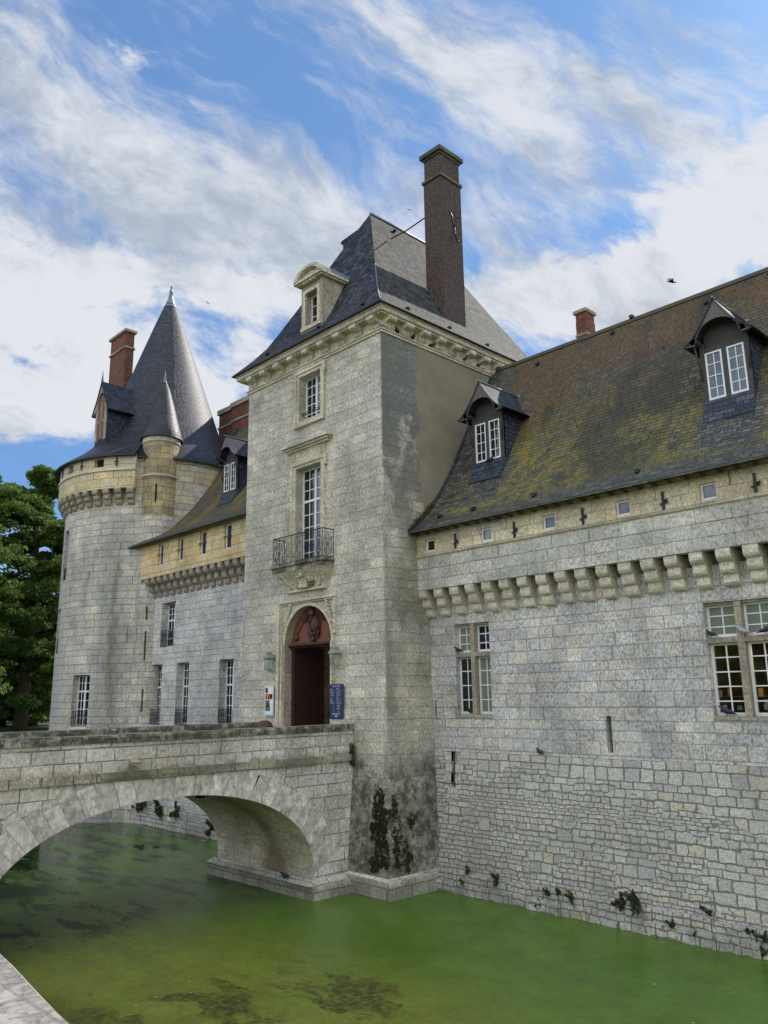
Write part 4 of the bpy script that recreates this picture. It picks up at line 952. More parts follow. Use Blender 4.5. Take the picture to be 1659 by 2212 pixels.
# mullioned windows
def mull(par, f, W, tz, shop=False):
    u0, u1, z0, z1 = W; uc = (u0 + u1) / 2
    m = M()
    m.boxf(f, uc - .08, uc + .08, z0, z1, .02, .28); m.boxf(f, u0, uc - .08, tz - .07, tz + .06, .03, .28); m.boxf(f, uc + .08, u1, tz - .07, tz + .06, .03, .28)
    m.boxf(f, u0 - .0, u1 + .0, z0 - .09, z0, -.035, .3)
    m.boxf(f, u0, uc - .08, z1 - .06, z1, .08, .28); m.boxf(f, uc + .08, u1, z1 - .06, z1, .08, .28)
    fr = m.build('window', 'trimg', par)
    for (a, b) in ((u0, uc - .08), (uc + .08, u1)):
        left = a == u0
        for (c, d, r) in ((z0, tz - .07, 5 if shop else 4), (tz + .06, z1 - .06, 3)):
            m = M(); g2 = M(); fw = .055; dd = .20
            m.boxf(f, a, a + fw, c, d, dd, dd + .07); m.boxf(f, b - fw, b, c, d, dd, dd + .07); m.boxf(f, a + fw, b - fw, c, c + .08, dd, dd + .07); m.boxf(f, a + fw, b - fw, d - fw, d, dd, dd + .07)
            x = (a + b) / 2; m.boxf(f, x - .015, x + .015, c + .08, d - fw, dd + .015, dd + .045)
            for k in range(1, r): z = c + (d - c) * k / r; m.boxf(f, a + fw, b - fw, z - .015, z + .015, dd + .017, dd + .043)
            g2.add([f(a + fw, c + .08, dd + .03), f(b - fw, c + .08, dd + .03), f(b - fw, d - fw, dd + .03), f(a + fw, d - fw, dd + .03)])
            m.build('casement', 'white', fr)
            up = c > tz
            gm_ = ('glassc' if (up and (left or shop)) or (not up and not left and not shop) else 'glass')
            if shop and not up: gm_ = 'clear'
            g2.build('glass', gm_, fr)
    return fr
mull(wing, fW, SW, 1.26); mull(wing, fW, BW, 1.24, True)
# shop interior behind the big window
m = M(); m.box(BW[0] - .4, BW[1] + .6, YM + .4, YM + 3.0, -1.6, 2.3, skip='f'); 
ro = m.build('room', 'roomw', wing)
m = M(); rg3 = random.Random(3)
cm = ['brown', 'teal', 'yel', 'paper', 'rust']
for k in range(26):
    x = rg3.uniform(BW[0] - .1, BW[1] + .1); y = YM + rg3.uniform(.5, 1.4); z = -.75 + rg3.choice([0, .32, .64]); w = rg3.uniform(.05, .12)
    m.box(x, x + w, y, y + w, z, z + rg3.uniform(.1, .26), mi=rg3.randrange(5))
m.box(BW[0] - .1, BW[1] + .1, YM + .45, YM + 1.5, -.8, -.76, mi=0); m.box(BW[0] - .1, BW[1] + .1, YM + 1.0, YM + 1.5, -.12, -.09, mi=0)
m.build('shop_goods', cm, ro)
m = M(); m.ball((BW[1] - .06, YM + 1.0, 1.08), .06, 8); m.build('bulb', 'glow', ro)
lp = bpy.data.lights.new('bulb_light', 'POINT'); lp.energy = 12; lp.color = (1, .7, .4); lp.shadow_soft_size = .08
lpo = bpy.data.objects.new('bulb_light', lp); C.objects.link(lpo); lpo.location = (BW[1] - .3, YM + 1.0, .9)
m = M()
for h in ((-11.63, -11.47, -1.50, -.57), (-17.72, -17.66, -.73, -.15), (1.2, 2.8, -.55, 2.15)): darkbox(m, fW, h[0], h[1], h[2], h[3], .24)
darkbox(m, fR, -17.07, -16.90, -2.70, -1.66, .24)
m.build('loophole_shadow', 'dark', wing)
m = M()  # small wooden infill strip in the long loophole and quoins beside the low one
for (x, z, w, h) in ((-17.34, -1.95, .27, .27), (-16.90, -1.95, .22, .27), (-17.30, -2.26, .25, .27), (-16.90, -2.26, .30, .27), (-17.36, -2.58, .29, .28), (-16.90, -2.58, .2, .28), (-17.22, -2.98, .42, .26)):
    m.boxf(fR, x, x + w, z, z + h, -.012, .1)
m.build('quoins', 'pale', wing)
# corbelled parapet
YP = 18.80
m = M()
fP = lambda u, z, d: (u, YP + d, z)
sm_w = [-17.50, -15.17, -12.89, -10.55, -8.24, -5.95, -3.65, -1.35]
hw = [(x, x + .42, 4.58, 5.00, .2) for x in sm_w]
m.wall(fP, -17.86, WX1, 3.36, 4.44, step=1.5); m.wall(fP, -17.86, WX1, 4.44, 5.34, hw, step=1.5, mi=1)
m.add([(-17.86, YP, 3.36), (-17.86, YP + .24, 3.36), (WX1, YP + .24, 3.36), (WX1, YP, 3.36)]); m.add([(-17.86, YP + .24, 3.36), (-17.86, YP + .24, 4.2), (WX1, YP + .24, 4.2), (WX1, YP + .24, 3.36)])
m.add([(-17.86, YP, 4.2), (-17.86, YM + .4, 4.2), (WX1, YM + .4, 4.2), (WX1, YP, 4.2)])
m.build('parapet', ['mid', 'par'], wing)
m = M(); m.prism([(-17.86, YP, 4.40), (-17.86, YP - .06, 4.44), (-17.86, YP - .08, 4.50), (-17.86, YP, 4.54)], (WX1 + 17.86, 0, 0))
m.build('string_course', 'trim', wing)
m = M(); k = 0; x = -17.86
while x < WX1 - .4:
    m = M(); j = lambda: rng.uniform(-.015, .015); corbel(m, fW, x + j(), .345 + j(), 3.36, [(.50 + j(), .30 + j()), (.35 + j(), .29), (.19 + j(), .28)], deep=.38); x += .655
    m.build('corbel', 'corb', wing)
for x in sm_w:
    window(wing, fP, x, x + .42, 4.58, 5.00, .10, 1, 1, 1, gl='glassb' if x > -17 else 'glass', fw=.05)
for x in (-16.17, -13.87, -11.54, -9.19, -6.90, -4.6, -2.3):
    m = M(); m.boxf(fP, x - .03, x + .03, 4.44, 5.00, -.05, -.005); m.boxf(fP, x - .0, x + .10, 4.72, 4.78, -.06, -.01); m.boxf(fP, x - .09, x, 4.66, 4.70, -.05, -.01); m.prism([(x + .1, YP - .06, 4.66), (x + .13, YP - .06, 4.80), (x + .04, YP - .06, 4.75)], (0, .04, 0))
    m.build('wall_anchor', 'iron', wing)
# roof
WP = [(18.36, 5.27), (18.60, 5.44), (18.92, 5.72), (19.35, 6.12), (19.86, 6.69), (20.25, 7.23), (20.62, 7.80), (21.16, 8.72), (21.75, 9.78), (22.6, 11.15), (23.4, 12.36)]
m = M(); sag = lambda x, t: .035 * math.sin(x * .55 + 1) * math.sin(t * 3.1)
xs = [-17.84 + (WX1 + 17.84) * i / 40 for i in range(41)]
Ls = 0; acc = [0]
for (a, b), (c, d) in zip(WP, WP[1:]): acc.append(acc[-1] + math.hypot(c - a, d - b))
for i, ((y0, z0), (y1, z1)) in enumerate(zip(WP, WP[1:])):
    for a, b in zip(xs, xs[1:]):
        m.add([(a, y0, z0 + sag(a, i / 10)), (b, y0, z0 + sag(b, i / 10)), (b, y1, z1 + sag(b, (i + 1) / 10)), (a, y1, z1 + sag(a, (i + 1) / 10))], uv=[(a, acc[i]), (b, acc[i]), (b, acc[i + 1]), (a, acc[i + 1])], smooth=True)
m.add([(WX0, 23.4, 12.36), (WX1, 23.4, 12.36), (WX1, 28.4, 5.2), (WX0, 28.4, 5.2)])
m.add([(-17.84, 18.36, 5.21), (-17.84, 19.0, 5.30), (WX1, 19.0, 5.30), (WX1, 18.36, 5.21)]); m.add([(-17.84, 18.36, 5.21), (WX1, 18.36, 5.21), (WX1, 18.36, 5.27), (-17.84, 18.36, 5.27)])
m.add([(WX1, 18.8, 4), (WX1, 28.4, 4), (WX1, 28.4, 5.2), (WX1, 23.4, 12.36), (WX1, 18.4, 5.3)])
m.box(WX0, WX1, 27.8, 28.2, -5.7, 5.4); m.box(WX1 - .2, WX1, 19.4, 28.0, -5.7, 5.2)
wr = m.build('roof', 'slatew', wing)
x = -17.8
while x < WX1 - 4: m = M(); m.box(x, x + .09, 18.46, 18.80, 5.17, 5.21); x += .42; m.build('rafter_end', 'woodd', wr)
m = M(); m.prism([(-17.9, 23.27, 12.22), (-17.9, 23.4, 12.41), (-17.9, 23.53, 12.22)], (WX1 + 17.9, 0, 0)); m.build('ridge_tiles', 'ridge', wr)
m = M()
for (x, z, y) in ((-15.5, 5.66, 18.83), (-13.2, 5.66, 18.83), (-9.9, 5.66, 18.83), (-16.9, 5.66, 18.83), (-15.6, 11.75, 22.98), (-12.6, 11.95, 23.1), (-9.3, 11.75, 22.98), (-7.4, 12.0, 23.1), (-12.0, 12.42, 23.4)):
    m = M(); m.box(x, x + .12, y - .09, y + .1, z - .02, z + .08); m.build('roof_vent', 'iron', wr)
m = M()  # creases of vegetation where the roof meets the pavilion: lead soaker strip
m.tube([(-17.80, y + .02, z + .05) for y, z in WP], .05, 5); m.build('soaker', 'slated', wr)
m = M(); m.box(-14.40, -13.97, 23.9, 24.5, 11.5, 13.30); c2_ = m.build('chimney', 'brickr', wing)
m = M(); m.box(-14.43, -13.94, 23.87, 24.53, 12.72, 12.80); m.build('chimney_band', 'trimg', c2_); m = M(); m.box(-14.46, -13.91, 23.84, 24.56, 13.62, 13.74); m.build('chimney_cap', 'trimg', c2_)
m = M(); m.box(-14.39, -13.98, 23.91, 24.49, 13.30, 13.62); m.build('chimney_neck', 'brickr', c2_)

# ================================================================ timber dormers
def dormer(par, xc, yf, zs, zt, hw=.56, he=.93, back=22.6, name='dormer', glz='glass', lead_to=None, prof_=None):
    """zs sill, zt ridge; body half width hw, eaves half width he"""
    H = zt - zs; ze = zs + H * .50          # window head
    rz = lambda y: float(np.interp(y, [p[0] for p in prof_], [p[1] for p in prof_]))
    y0 = yf
    m = M()
    # cheeks and body
    m.box(xc - hw, xc - hw + .06, y0 + .06, back, zs - .9, ze + .35); m.box(xc + hw - .06, xc + hw, y0 + .06, back, zs - .9, ze + .35)
    body = m.build(name, 'slated', par)
    m = M()
    m.box(xc - hw, xc - hw + .13, y0, y0 + .12, zs - .05, ze + .30); m.box(xc + hw - .13, xc + hw, y0, y0 + .12, zs - .05, ze + .30)
    m.box(xc - .07, xc + .07, y0, y0 + .12, zs - .05, ze + .05); m.box(xc - hw + .13, xc + hw - .13, y0 + .01, y0 + .12, ze + .03, ze + .16)
    m.add([(xc - hw + .1, y0 + .10, ze + .1), (xc + hw - .1, y0 + .10, ze + .1), (xc + hw - .1, y0 + .10, ze + .6), (xc, y0 + .10, zt - .15), (xc - hw + .1, y0 + .10, ze + .6)])
    for k in (-1, 1): m.tube([(xc + k * (hw - .02), y0 - .02, zs + H * .22), (xc + k * (hw + .03), y0 - .10, zs + H * .45), (xc + k * (hw + .02), y0 - .28, ze + .26)], .03, 5)
    for k in (-1, 1): m.box(xc + k * hw - .08, xc + k * hw + .08, y0 - .33, y0, ze + .26, ze + .36)
    m.build('timber_frame', 'woodd', body)
    # ogee bargeboard, roof
    n = 12; prof = []
    for i in range(n + 1):
        t = i / n; x = he * t; z = zt - (zt - (ze + .20)) * (1 - (1 - t) ** 1.45) ; prof.append((x, z))
    inner = []
    for i in range(n + 1):
        t = i / n; a = PI / 2 * (1 - t)
        inner.append(((hw - .02) * math.cos(a), ze + .20 + (zt - .55 - ze - .20) * math.sin(a)))
    m = M(); yo = y0 - .33
    for k in (-1, 1):
        for i in range(n):
            q = [(xc + k * prof[i][0], prof[i][1]), (xc + k * prof[i + 1][0], prof[i + 1][1]), (xc + k * inner[i + 1][0], min(inner[i + 1][1], prof[i + 1][1] - .02)), (xc + k * inner[i][0], inner[i][1])]
            q3 = [(x, yo, z) for x, z in q]
            if k > 0: q3 = q3[::-1]
            m.prism(q3, (0, .05, 0))
    m.build('bargeboard', 'woodg', body)
    m = M()
    for k in (-1, 1):
        for i in range(n):
            (x0, z0), (x1, z1) = prof[i], prof[i + 1]
            a = [(xc + k * x0, yo - .04, z0 + .03), (xc + k * x1, yo - .04, z1 + .03), (xc + k * x1, back, z1 + .03), (xc + k * x0, back, z0 + .03)]
            L0 = i * .12
            m.add(a if k < 0 else a[::-1], smooth=False)
            m.add([(xc + k * x0, yo - .04, z0), (xc + k * x1, yo - .04, z1), (xc + k * x1, back, z1), (xc + k * x0, back, z0)][::(1 if k > 0 else -1)])
            m.add([(xc + k * x0, yo - .04, z0 + .03), (xc + k * x0, yo - .04, z0), (xc + k * x1, yo - .04, z1), (xc + k * x1, yo - .04, z1 + .03)])
    m.build('dormer_roof', 'slated', body)
    m = M(); m.tube([(xc, yo - .05, zt + .05), (xc, back, zt + .05)], .035, 5)
    if lead_to: m.ball((xc, lead_to[0], lead_to[1]), (.14, .12, .09), 8)
    m.build('ridge_lead', 'lead', body)
    m = M()   # lead apron under the sill
    m.prism([(xc - hw - .01, y0 - .03, zs - .01), (xc - hw - .01, y0 - .05, zs - .10), (xc - hw - .01, y0 - .055, zs - .32), (xc - hw - .01, y0 - .12, rz(y0 - .12) + .12), (xc - hw - .01, y0 - .30, rz(y0 - .30) + .035), (xc - hw - .01, y0 + .2, rz(y0 - .3)), (xc - hw - .01, y0 + .2, zs - .02)], (2 * hw + .02, 0, 0))
    m.build('sill_apron', 'apron', body)
    f = lambda u, z, d: (u, y0 + d, z)
    for (a, b) in ((xc - hw + .13, xc - .07), (xc + .07, xc + hw - .13)):
        window(body, f, a, b, zs, ze + .02, .02, 2, 4, 1, gl=glz, fw=.045, mw=.022, name='casement')
    return body
dormer(wing, -7.84, 20.3, 7.61, 10.27, hw=.65, he=.92, lead_to=(22.15, 10.32), glz='glassb', prof_=WP)
dormer(wing, -15.90, 20.3, 7.66, 10.34, hw=.65, he=.97, lead_to=(22.2, 10.38), prof_=WP)

# ================================================================ LEFT WING
lw = thing('castle_wing', 'lower castle wing with yellow upper wall, between the round tower and the pavilion', 'building', (-32, 24.5, -5.6))
LX_0, LX_1 = -38.25, -25.64; YL = 19.4; YLP = 18.85
fLw = lambda u, z, d: (u, YL + d, z)
gw = [(-36.58, -35.50), (-34.12, -33.02), (-30.49, -29.35)]
hl = [(a, b, -1.15, 1.70, .42) for a, b in gw] + [(-35.81, -34.50, 2.50, 4.65, .42)]
m = M(); m.wall(fLw, LX_0, LX_1, -5.7, 6.0, hl, step=1.5); m.build('wall', 'pale', lw)
for a, b in gw:
    w = window(lw, fLw, a, b, -1.1, 1.70, .38, 2, 4, 2, transom=.62, trows=3); guard(w, lambda u, z, d: (u, YL + .06 + d, z), a + .02, b - .02, -1.1, -.42)
w = window(lw, fLw, -35.81, -34.50, 2.5, 4.65, .38, 2, 3, 2, transom=3.8, trows=3); guard(w, lambda u, z, d: (u, YL + .06 + d, z), -35.8, -34.5, 2.52, 3.3)
m = M(); fLP = lambda u, z, d: (u, YLP + d, z)
us_ = [(-35.42, -34.95), (-33.55, -33.08), (-31.60, -31.05), (-29.55, -29.0)]
m.wall(fLP, LX_0 + .6, LX_1, 5.95, 7.74, [(a, b, 6.38, 7.50, .3) for a, b in us_], step=1.5)
m.box(LX_0 + .6, LX_1, YLP, YLP + .22, 5.90, 5.952, skip='u'); m.box(LX_0 + .6, LX_1, YLP + .22, YL + .02, 6.35, 6.4)
m.build('parapet', 'yell', lw)
for a, b in us_:
    window(lw, fLP, a, b, 6.38, 7.50, .12, 1, 1, 1)
m = M()
for a, b in us_: m.boxf(fLP, a - .05, b + .05, 6.92, 6.96, -.04, -.01)
m.build('shutter_bars', 'iron', lw)
m = M(); x = LX_0 + .95
while x < LX_1 - .2: 
    m = M(); corbel(m, fLw, x, .32, 5.92, [(.53, .36), (.30, .36), (.12, .25)]); x += .60; m.build('corbel', 'trimg', lw)
LP = [(18.42, 7.62), (18.8, 7.86), (19.5, 8.22), (20.35, 8.85), (21.2, 9.85), (22.2, 11.25), (23.2, 12.85), (24.1, 14.2), (25.1, 15.6)]
m = M(); acc = [0]
for (a, b), (c, d) in zip(LP, LP[1:]): acc.append(acc[-1] + math.hypot(c - a, d - b))
xs = [LX_0 + (LX_1 - LX_0) * i / 12 for i in range(13)]
for i, ((y0, z0), (y1, z1)) in enumerate(zip(LP, LP[1:])):
    for a, b in zip(xs, xs[1:]): m.add([(a, y0, z0), (b, y0, z0), (b, y1, z1), (a, y1, z1)], uv=[(a, acc[i]), (b, acc[i]), (b, acc[i + 1]), (a, acc[i + 1])], smooth=True)
m.add([(LX_0, 25.1, 15.6), (LX_1, 25.1, 15.6), (LX_1, 31, 7.6), (LX_0, 31, 7.6)])
m.add([(LX_0, 18.42, 7.57), (LX_0, 19, 7.72), (LX_1, 19, 7.72), (LX_1, 18.42, 7.57)]); m.add([(LX_0, 18.42, 7.57), (LX_1, 18.42, 7.57), (LX_1, 18.42, 7.62), (LX_0, 18.42, 7.62)])
m.add([(LX_0, y, z) for y, z in LP] + [(LX_0, 31, 7.6)])
m.box(LX_0, LX_1, 30.6, 31, -5.7, 7.7)
lr = m.build('roof', 'slatel', lw)
m = M()
for (y0, z0), (y1, z1) in zip(LP, LP[1:]): m.tube([(LX_0, y0, z0 + .04), (LX_0, y1, z1 + .04)], .09, 5)
m.build('verge', 'slated', lr)
dormer(lw, -32.62, 21.0, 10.03, 12.76, hw=.64, he=.95, back=23.6, prof_=LP)
# clustered brick chimney on the ridge
m = M()
for (a, b, y) in ((-41.0, -39.35, 25.5), (-39.34, -37.4, 25.35)): m.box(a, b, y, y + 1.0, 13.8, 17.3)
m.box(-37.4, -36.2, 25.5, 26.4, 13.8, 17.0)
cc = m.build('chimney', 'brickr', lw)
m = M()
for (a, b, y) in ((-41.06, -39.29, 25.44), (-39.40, -37.34, 25.29)): m.box(a, b, y, y + 1.12, 16.35, 16.48); m.box(a - .04, b + .04, y - .04, y + 1.16, 17.3, 17.6)
m.build('chimney_cap', 'trimg', cc)

# ================================================================ ROUND TOWER
TC = (-41.4, 22.0); TR, TG = 5.06, 5.50
tw = thing('round_tower', 'big round stone tower with conical slate roof and a ring of corbels, far left', 'tower', (TC[0], TC[1], -5.6))
def cyl(cx, cy, r): return lambda u, z, d: (cx + (r - d) * math.cos(u / r), cy + (r - d) * math.sin(u / r), z)
fT = cyl(TC[0], TC[1], TR); A_ = lambda deg: R(deg) * TR
twin = [(-69.7, 1.12, -1.2, 1.28), (-98, .75, 6.25, 8.95), (-104, .9, 2.45, 4.8)]
hl = [(A_(c) - w / 2, A_(c) + w / 2, a, b, .4) for c, w, a, b in twin]
m = M(); m.wall(fT, A_(-180), A_(40), -5.7, 12.45, hl, step=.45)
m.wall(fT, A_(40), A_(180), -5.7, 12.45, (), step=1.5)
m.build('wall', 'tower', tw)
for k, (c, w, a, b) in enumerate(twin):
    wn = window(tw, fT, A_(c) - w / 2, A_(c) + w / 2, a, b, .34, 2, 4 if k == 0 else 5, 2 if k == 0 else 1, transom=b - (b - a) * .32, trows=2)
    guard(wn, fT, A_(c) - w / 2, A_(c) + w / 2, a, a + .72, .08)
# gallery on corbels
fG = cyl(TC[0], TC[1], TG); B_ = lambda deg: R(deg) * TG
gh = [(-63.3, .60, 11.86, 12.32), (-87, .60, 11.86, 12.32), (-108, .6, 11.86, 12.32)]
m = M(); m.wall(fG, B_(-260), B_(-42), 10.68, 12.50, [(B_(c) - w / 2, B_(c) + w / 2, a, b, .3) for c, w, a, b in gh], step=.45)
# end wall of the gallery and underside
for an in (-42,):
    c, s_ = math.cos(R(an)), math.sin(R(an)); m.add([(TC[0] + r * c, TC[1] + r * s_, z) for r, z in ((TG, 10.68), (TR - .1, 10.68), (TR - .1, 12.5), (TG, 12.5))])
m.lathe([(TG - .28, 10.68), (TG, 10.68)], TC, R(-260), R(-42), 60, smooth=False)
m.lathe([(TG - .28, 11.4), (TG - .28, 10.68)], TC, R(-260), R(-42), 60, smooth=False)
gal = m.build('gallery', 'gall', tw)
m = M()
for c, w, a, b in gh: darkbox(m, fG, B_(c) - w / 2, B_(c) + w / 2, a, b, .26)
m.build('gallery_opening_shade', 'dark', gal)  # near-black sheets stand in for the shade inside the openings
for c in (-52.5, -75.7, -98):
    m = M(); u = B_(c); m.boxf(fG, u - .03, u + .03, 11.85, 12.35, -.05, -.005); m.boxf(fG, u - .12, u + .12, 12.06, 12.11, -.06, -.01); m.build('wall_anchor', 'iron', gal)
m = M(); m.lathe([(TG, 11.58), (TG + .07, 11.62), (TG + .07, 11.68), (TG, 11.72)], TC, R(-260), R(-42), 60, smooth=False); m.build('string_course', 'trim', gal)
m = M(); a = -44.5
while a > -150:
    m = M(); corbel(m, fT, A_(a) - .16, .33, 10.68, [(.44, .28), (.30, .27), (.15, .27)]); a -= 6.9; m.build('corbel', 'trimg', tw)
# roofs
m = M()
CP = [(5.30, 12.42), (4.75, 13.05), (4.2, 13.68), (3.72, 14.30), (3.25, 15.25), (1.91, 19.2), (.75, 22.6), (.30, 23.8)]
m.lathe(CP, TC, R(-42), R(100), 40); m.lathe([(5.78, 12.42), (5.2, 12.85), (4.6, 13.3), (4.1, 13.78), (3.68, 14.35), (3.25, 15.25), (1.91, 19.2), (.75, 22.6), (.30, 23.8)], TC, R(-260), R(-42), 60)
m.lathe([(5.78, 12.42), (5.78, 12.36), (5.0, 12.44)], TC, R(-260), R(-42), 60, smooth=False); m.lathe([(5.30, 12.42), (5.3, 12.36), (4.9, 12.4)], TC, R(-42), R(100), 40, smooth=False)
c, s_ = math.cos(R(-42)), math.sin(R(-42)); m.add([(TC[0] + r * c, TC[1] + r * s_, z) for r, z in ((5.78, 12.36), (5.78, 12.42), (4.6, 13.3), (4.0, 13.6), (4.6, 12.4))])
cr = m.build('roof', 'slatec', tw)
m = M(); m.lathe([(.42, 23.55), (.30, 23.8), (.16, 24.25), (.10, 24.6), (.13, 24.65), (.10, 24.72), (.05, 24.95), (.08, 25.0), (.02, 25.1)], TC, n=12); m.build('finial', 'lead', cr)
# tower dormer, tall chimney
dt = M(); xc, y0 = -40.75, 17.85
dt.box(xc - .66, xc + .66, y0, 20.5, 13.3, 15.75)
td = dt.build('dormer', 'slated', tw)
m = M(); m.box(xc - .66, xc - .42, y0 - .05, y0, 13.9, 15.9); m.box(xc + .42, xc + .66, y0 - .05, y0, 13.9, 15.9); m.box(xc - .05, xc + .05, y0 - .03, y0, 14.1, 16.2); m.box(xc - .42, xc + .42, y0 - .03, y0, 15.0, 15.1)
for i in range(10):
    t0, t1 = i / 10, (i + 1) / 10
    for k in (-1, 1):
        p = lambda t, s: (xc + k * (.95 * t if s == 0 else .48 * math.sin(t * PI / 2)), y0 - .10, (17.3 - 1.75 * t ** .8) if s == 0 else 15.75 + .95 * math.cos(t * PI / 2))
        q = [p(t0, 0), p(t1, 0), p(t1, 1), p(t0, 1)]; m.prism(q if k < 0 else q[::-1], (0, .1, 0))
m.build('dormer_front', 'trimg', td)
m = M()
for k in (-1, 1):
    q = [(xc, 17.38), (xc + k * .5, 16.35), (xc + k * 1.0, 15.56)]
    for (x0, z0), (x1, z1) in zip(q, q[1:]):
        a = [(x0, y0 - .15, z0), (x1, y0 - .15, z1), (x1, 21.4, z1), (x0, 21.4, z0)]; m.add(a if k < 0 else a[::-1])
        m.add([(x0, y0 - .15, z0 - .06), (x1, y0 - .15, z1 - .06), (x1, 21.4, z1 - .06), (x0, 21.4, z0 - .06)])
m.build('dormer_roof', 'slated', td)
m = M(); m.box(xc - .42, xc + .42, y0 - .01, y0 - .004, 14.0, 16.6); m.build('shutters', 'tymp', td)
m = M(); m.tube([(xc, y0 - .1, 17.3), (xc, y0 - .1, 17.6), (xc, y0 - .1, 18.0)], [.07, .05, .01], 6); m.build('finial', 'lead', td)
m = M(); m.box(-46.35, -44.25, 20.6, 21.15, 12.9, 22.6)
tc = m.build('chimney', 'brickr', tw)
m = M(); m.box(-46.42, -44.18, 20.53, 21.22, 21.5, 21.62); m.build('chimney_band', 'trimg', tc); m = M(); m.box(-46.47, -44.13, 20.48, 21.27, 22.6, 22.76); m.build('chimney_cap', 'trimg', tc)
# stair turret
UC = (-37.42, 19.78); UR = .94
m = M()
fU = cyl(UC[0], UC[1], UR); fU2 = cyl(UC[0], UC[1], UR + .10)
m.wall(fU, R(-180) * UR, R(180) * UR, 9.2, 13.55, [(R(-38) * UR - .05, R(-38) * UR + .05, 9.9, 10.9, .2)], step=.22)
m.build('turret_wall', 'turr', tw)
m = M(); q_ = UR + .02
m.wall(cyl(UC[0], UC[1], q_), R(-180) * q_, R(180) * q_, -5.7, 9.22, [(R(-46) * q_ - .05, R(-46) * q_ + .05, a, b, .2) for a, b in ((.35, .35 + .01), (3.9, 4.55), (1.9, 3.35), (-.55, .55))][1:], step=.22)
m.build('turret_base', 'tower', tw)
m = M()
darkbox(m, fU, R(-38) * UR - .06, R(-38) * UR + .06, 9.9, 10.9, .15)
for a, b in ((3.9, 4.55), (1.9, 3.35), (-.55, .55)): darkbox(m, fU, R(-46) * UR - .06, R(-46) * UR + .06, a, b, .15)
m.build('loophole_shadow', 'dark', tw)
m = M(); m.lathe([(UR, 11.30), (UR + .07, 11.34), (UR + .07, 11.42), (UR, 11.46)], UC, n=24, smooth=False); m.build('turret_string', 'trim', tw); m = M(); m.lathe([(UR, 13.2), (UR + .05, 13.25), (UR + .05, 13.55), (UR, 13.6)], UC, n=24, smooth=False); m.build('turret_string', 'trim', tw)
m = M(); m.lathe([(UR + .17, 13.50), (UR + .18, 13.54), (.88, 14.3), (.62, 15.3), (.32, 16.35), (.12, 16.85)], UC, n=28); m.lathe([(UR + .17, 13.50), (UR, 13.52)], UC, n=28, smooth=False); tcr = m.build('turret_roof', 'slatec', tw)
m = M(); m.lathe([(.20, 16.5), (.12, 16.85), (.06, 17.0), (.08, 17.05), (.03, 17.3), (.01, 17.6)], UC, n=8); m.build('finial', 'lead', tcr)

# ================================================================ BRIDGE
bx0, bx1 = -24.35, -19.28
br = thing('arched_bridge', 'stone bridge with wide arch and mossy parapets over the green moat', 'bridge', (-21.8, 10, -5.6))
AC, AH, AZ0, AZT = 11.05, 4.62, -4.95, -2.42          # arch: centre Y, half span, springing, crown
def arc(t):      # superellipse arch, t in [-1, 1]
    a = PI / 2 * (1 - t)
    return (AC + AH * math.copysign(abs(math.cos(a)) ** .93, math.cos(a)), AZ0 + (AZT - AZ0) * abs(math.sin(a)) ** .93)
N = 64; ap = [arc(-1 + 2 * i / N) for i in range(N + 1)]
YB0 = 0.3; YB1 = 17.32
for X, fl in ((bx1, 1), (bx0, -1)):
    m = M()
    for (a, b) in zip(ap, ap[1:]):
        q = [(X, a[0], a[1]), (X, b[0], b[1]), (X, b[0], -1.72), (X, a[0], -1.72)]; m.add(q if fl > 0 else q[::-1], uv=[(p[1], p[2]) for p in (q if fl > 0 else q[::-1])])
    for (a, b) in ((YB0, ap[0][0]), (ap[-1][0], YB1)):
        for zz0, zz1 in ((-5.7, -4.95), (-4.95, -1.72)):
            q = [(X, a, zz0), (X, b, zz0), (X, b, zz1), (X, a, zz1)]; m.add(q if fl > 0 else q[::-1], uv=[(p[1], p[2]) for p in (q if fl > 0 else q[::-1])])
    m.build('spandrel_wall', 'bridge', br)
m = M(); L = 0
pts = [(ap[0][0], -5.7)] + ap + [(ap[-1][0], -5.7)]
for a, b in zip(pts, pts[1:]):
    dl = math.hypot(b[0] - a[0], b[1] - a[1]); m.add([(bx0, a[0], a[1]), (bx1, a[0], a[1]), (bx1, b[0], b[1]), (bx0, b[0], b[1])], uv=[(bx0, L), (bx1, L), (bx1, L + dl), (bx0, L + dl)], smooth=True); L += dl
m.build('vault', 'vault', br)
rv = random.Random(31)
for X, sg in ((bx1, 1), (bx0, -1)):      # arch ring: long voussoirs of uneven length on a recessed mortar bed
    m = M()
    def outp(p, h):
        v = Vector((p[0] - AC, (p[1] + 7.6))); v.normalize(); return (p[0] + v.x * h, min(p[1] + v.y * h, -1.915))
    for k in range(N // 2):
        h = rv.choice((.60, .72, .84, .96, 1.1)); u0 = rv.uniform(0, 40)
        for i in (2 * k, 2 * k + 1):
            a, b = ap[i], ap[i + 1]; A, B = outp(a, h), outp(b, h)
            def lerp(p, q, t): return (p[0] + (q[0] - p[0]) * t, p[1] + (q[1] - p[1]) * t)
            ta, tb = (.035 if i % 2 == 0 else 0), (.965 if i % 2 else 1)
            for e, z0_, (qa, qb, qc, qd), mi in ((.003, 0, (a, b, B, A), 1), (.008, 0, (lerp(a, b, ta), lerp(a, b, tb), lerp(lerp(A, B, tb), lerp(a, b, tb), .02), lerp(lerp(A, B, ta), lerp(a, b, ta), .02)), 0)):
                q = [(X + sg * e, p[0], p[1]) for p in (qa, qb, qc, qd)]; uv = [(u0 + p[0] * .3, 1 + p[1] * .3) for p in (qa, qb, qc, qd)]
                if sg < 0: q = q[::-1]; uv = uv[::-1]
                m.add(q, uv=uv, mi=mi)
    m.build('arch_ring', ['vouss', 'mortar'], br)
m = M()   # pier footings
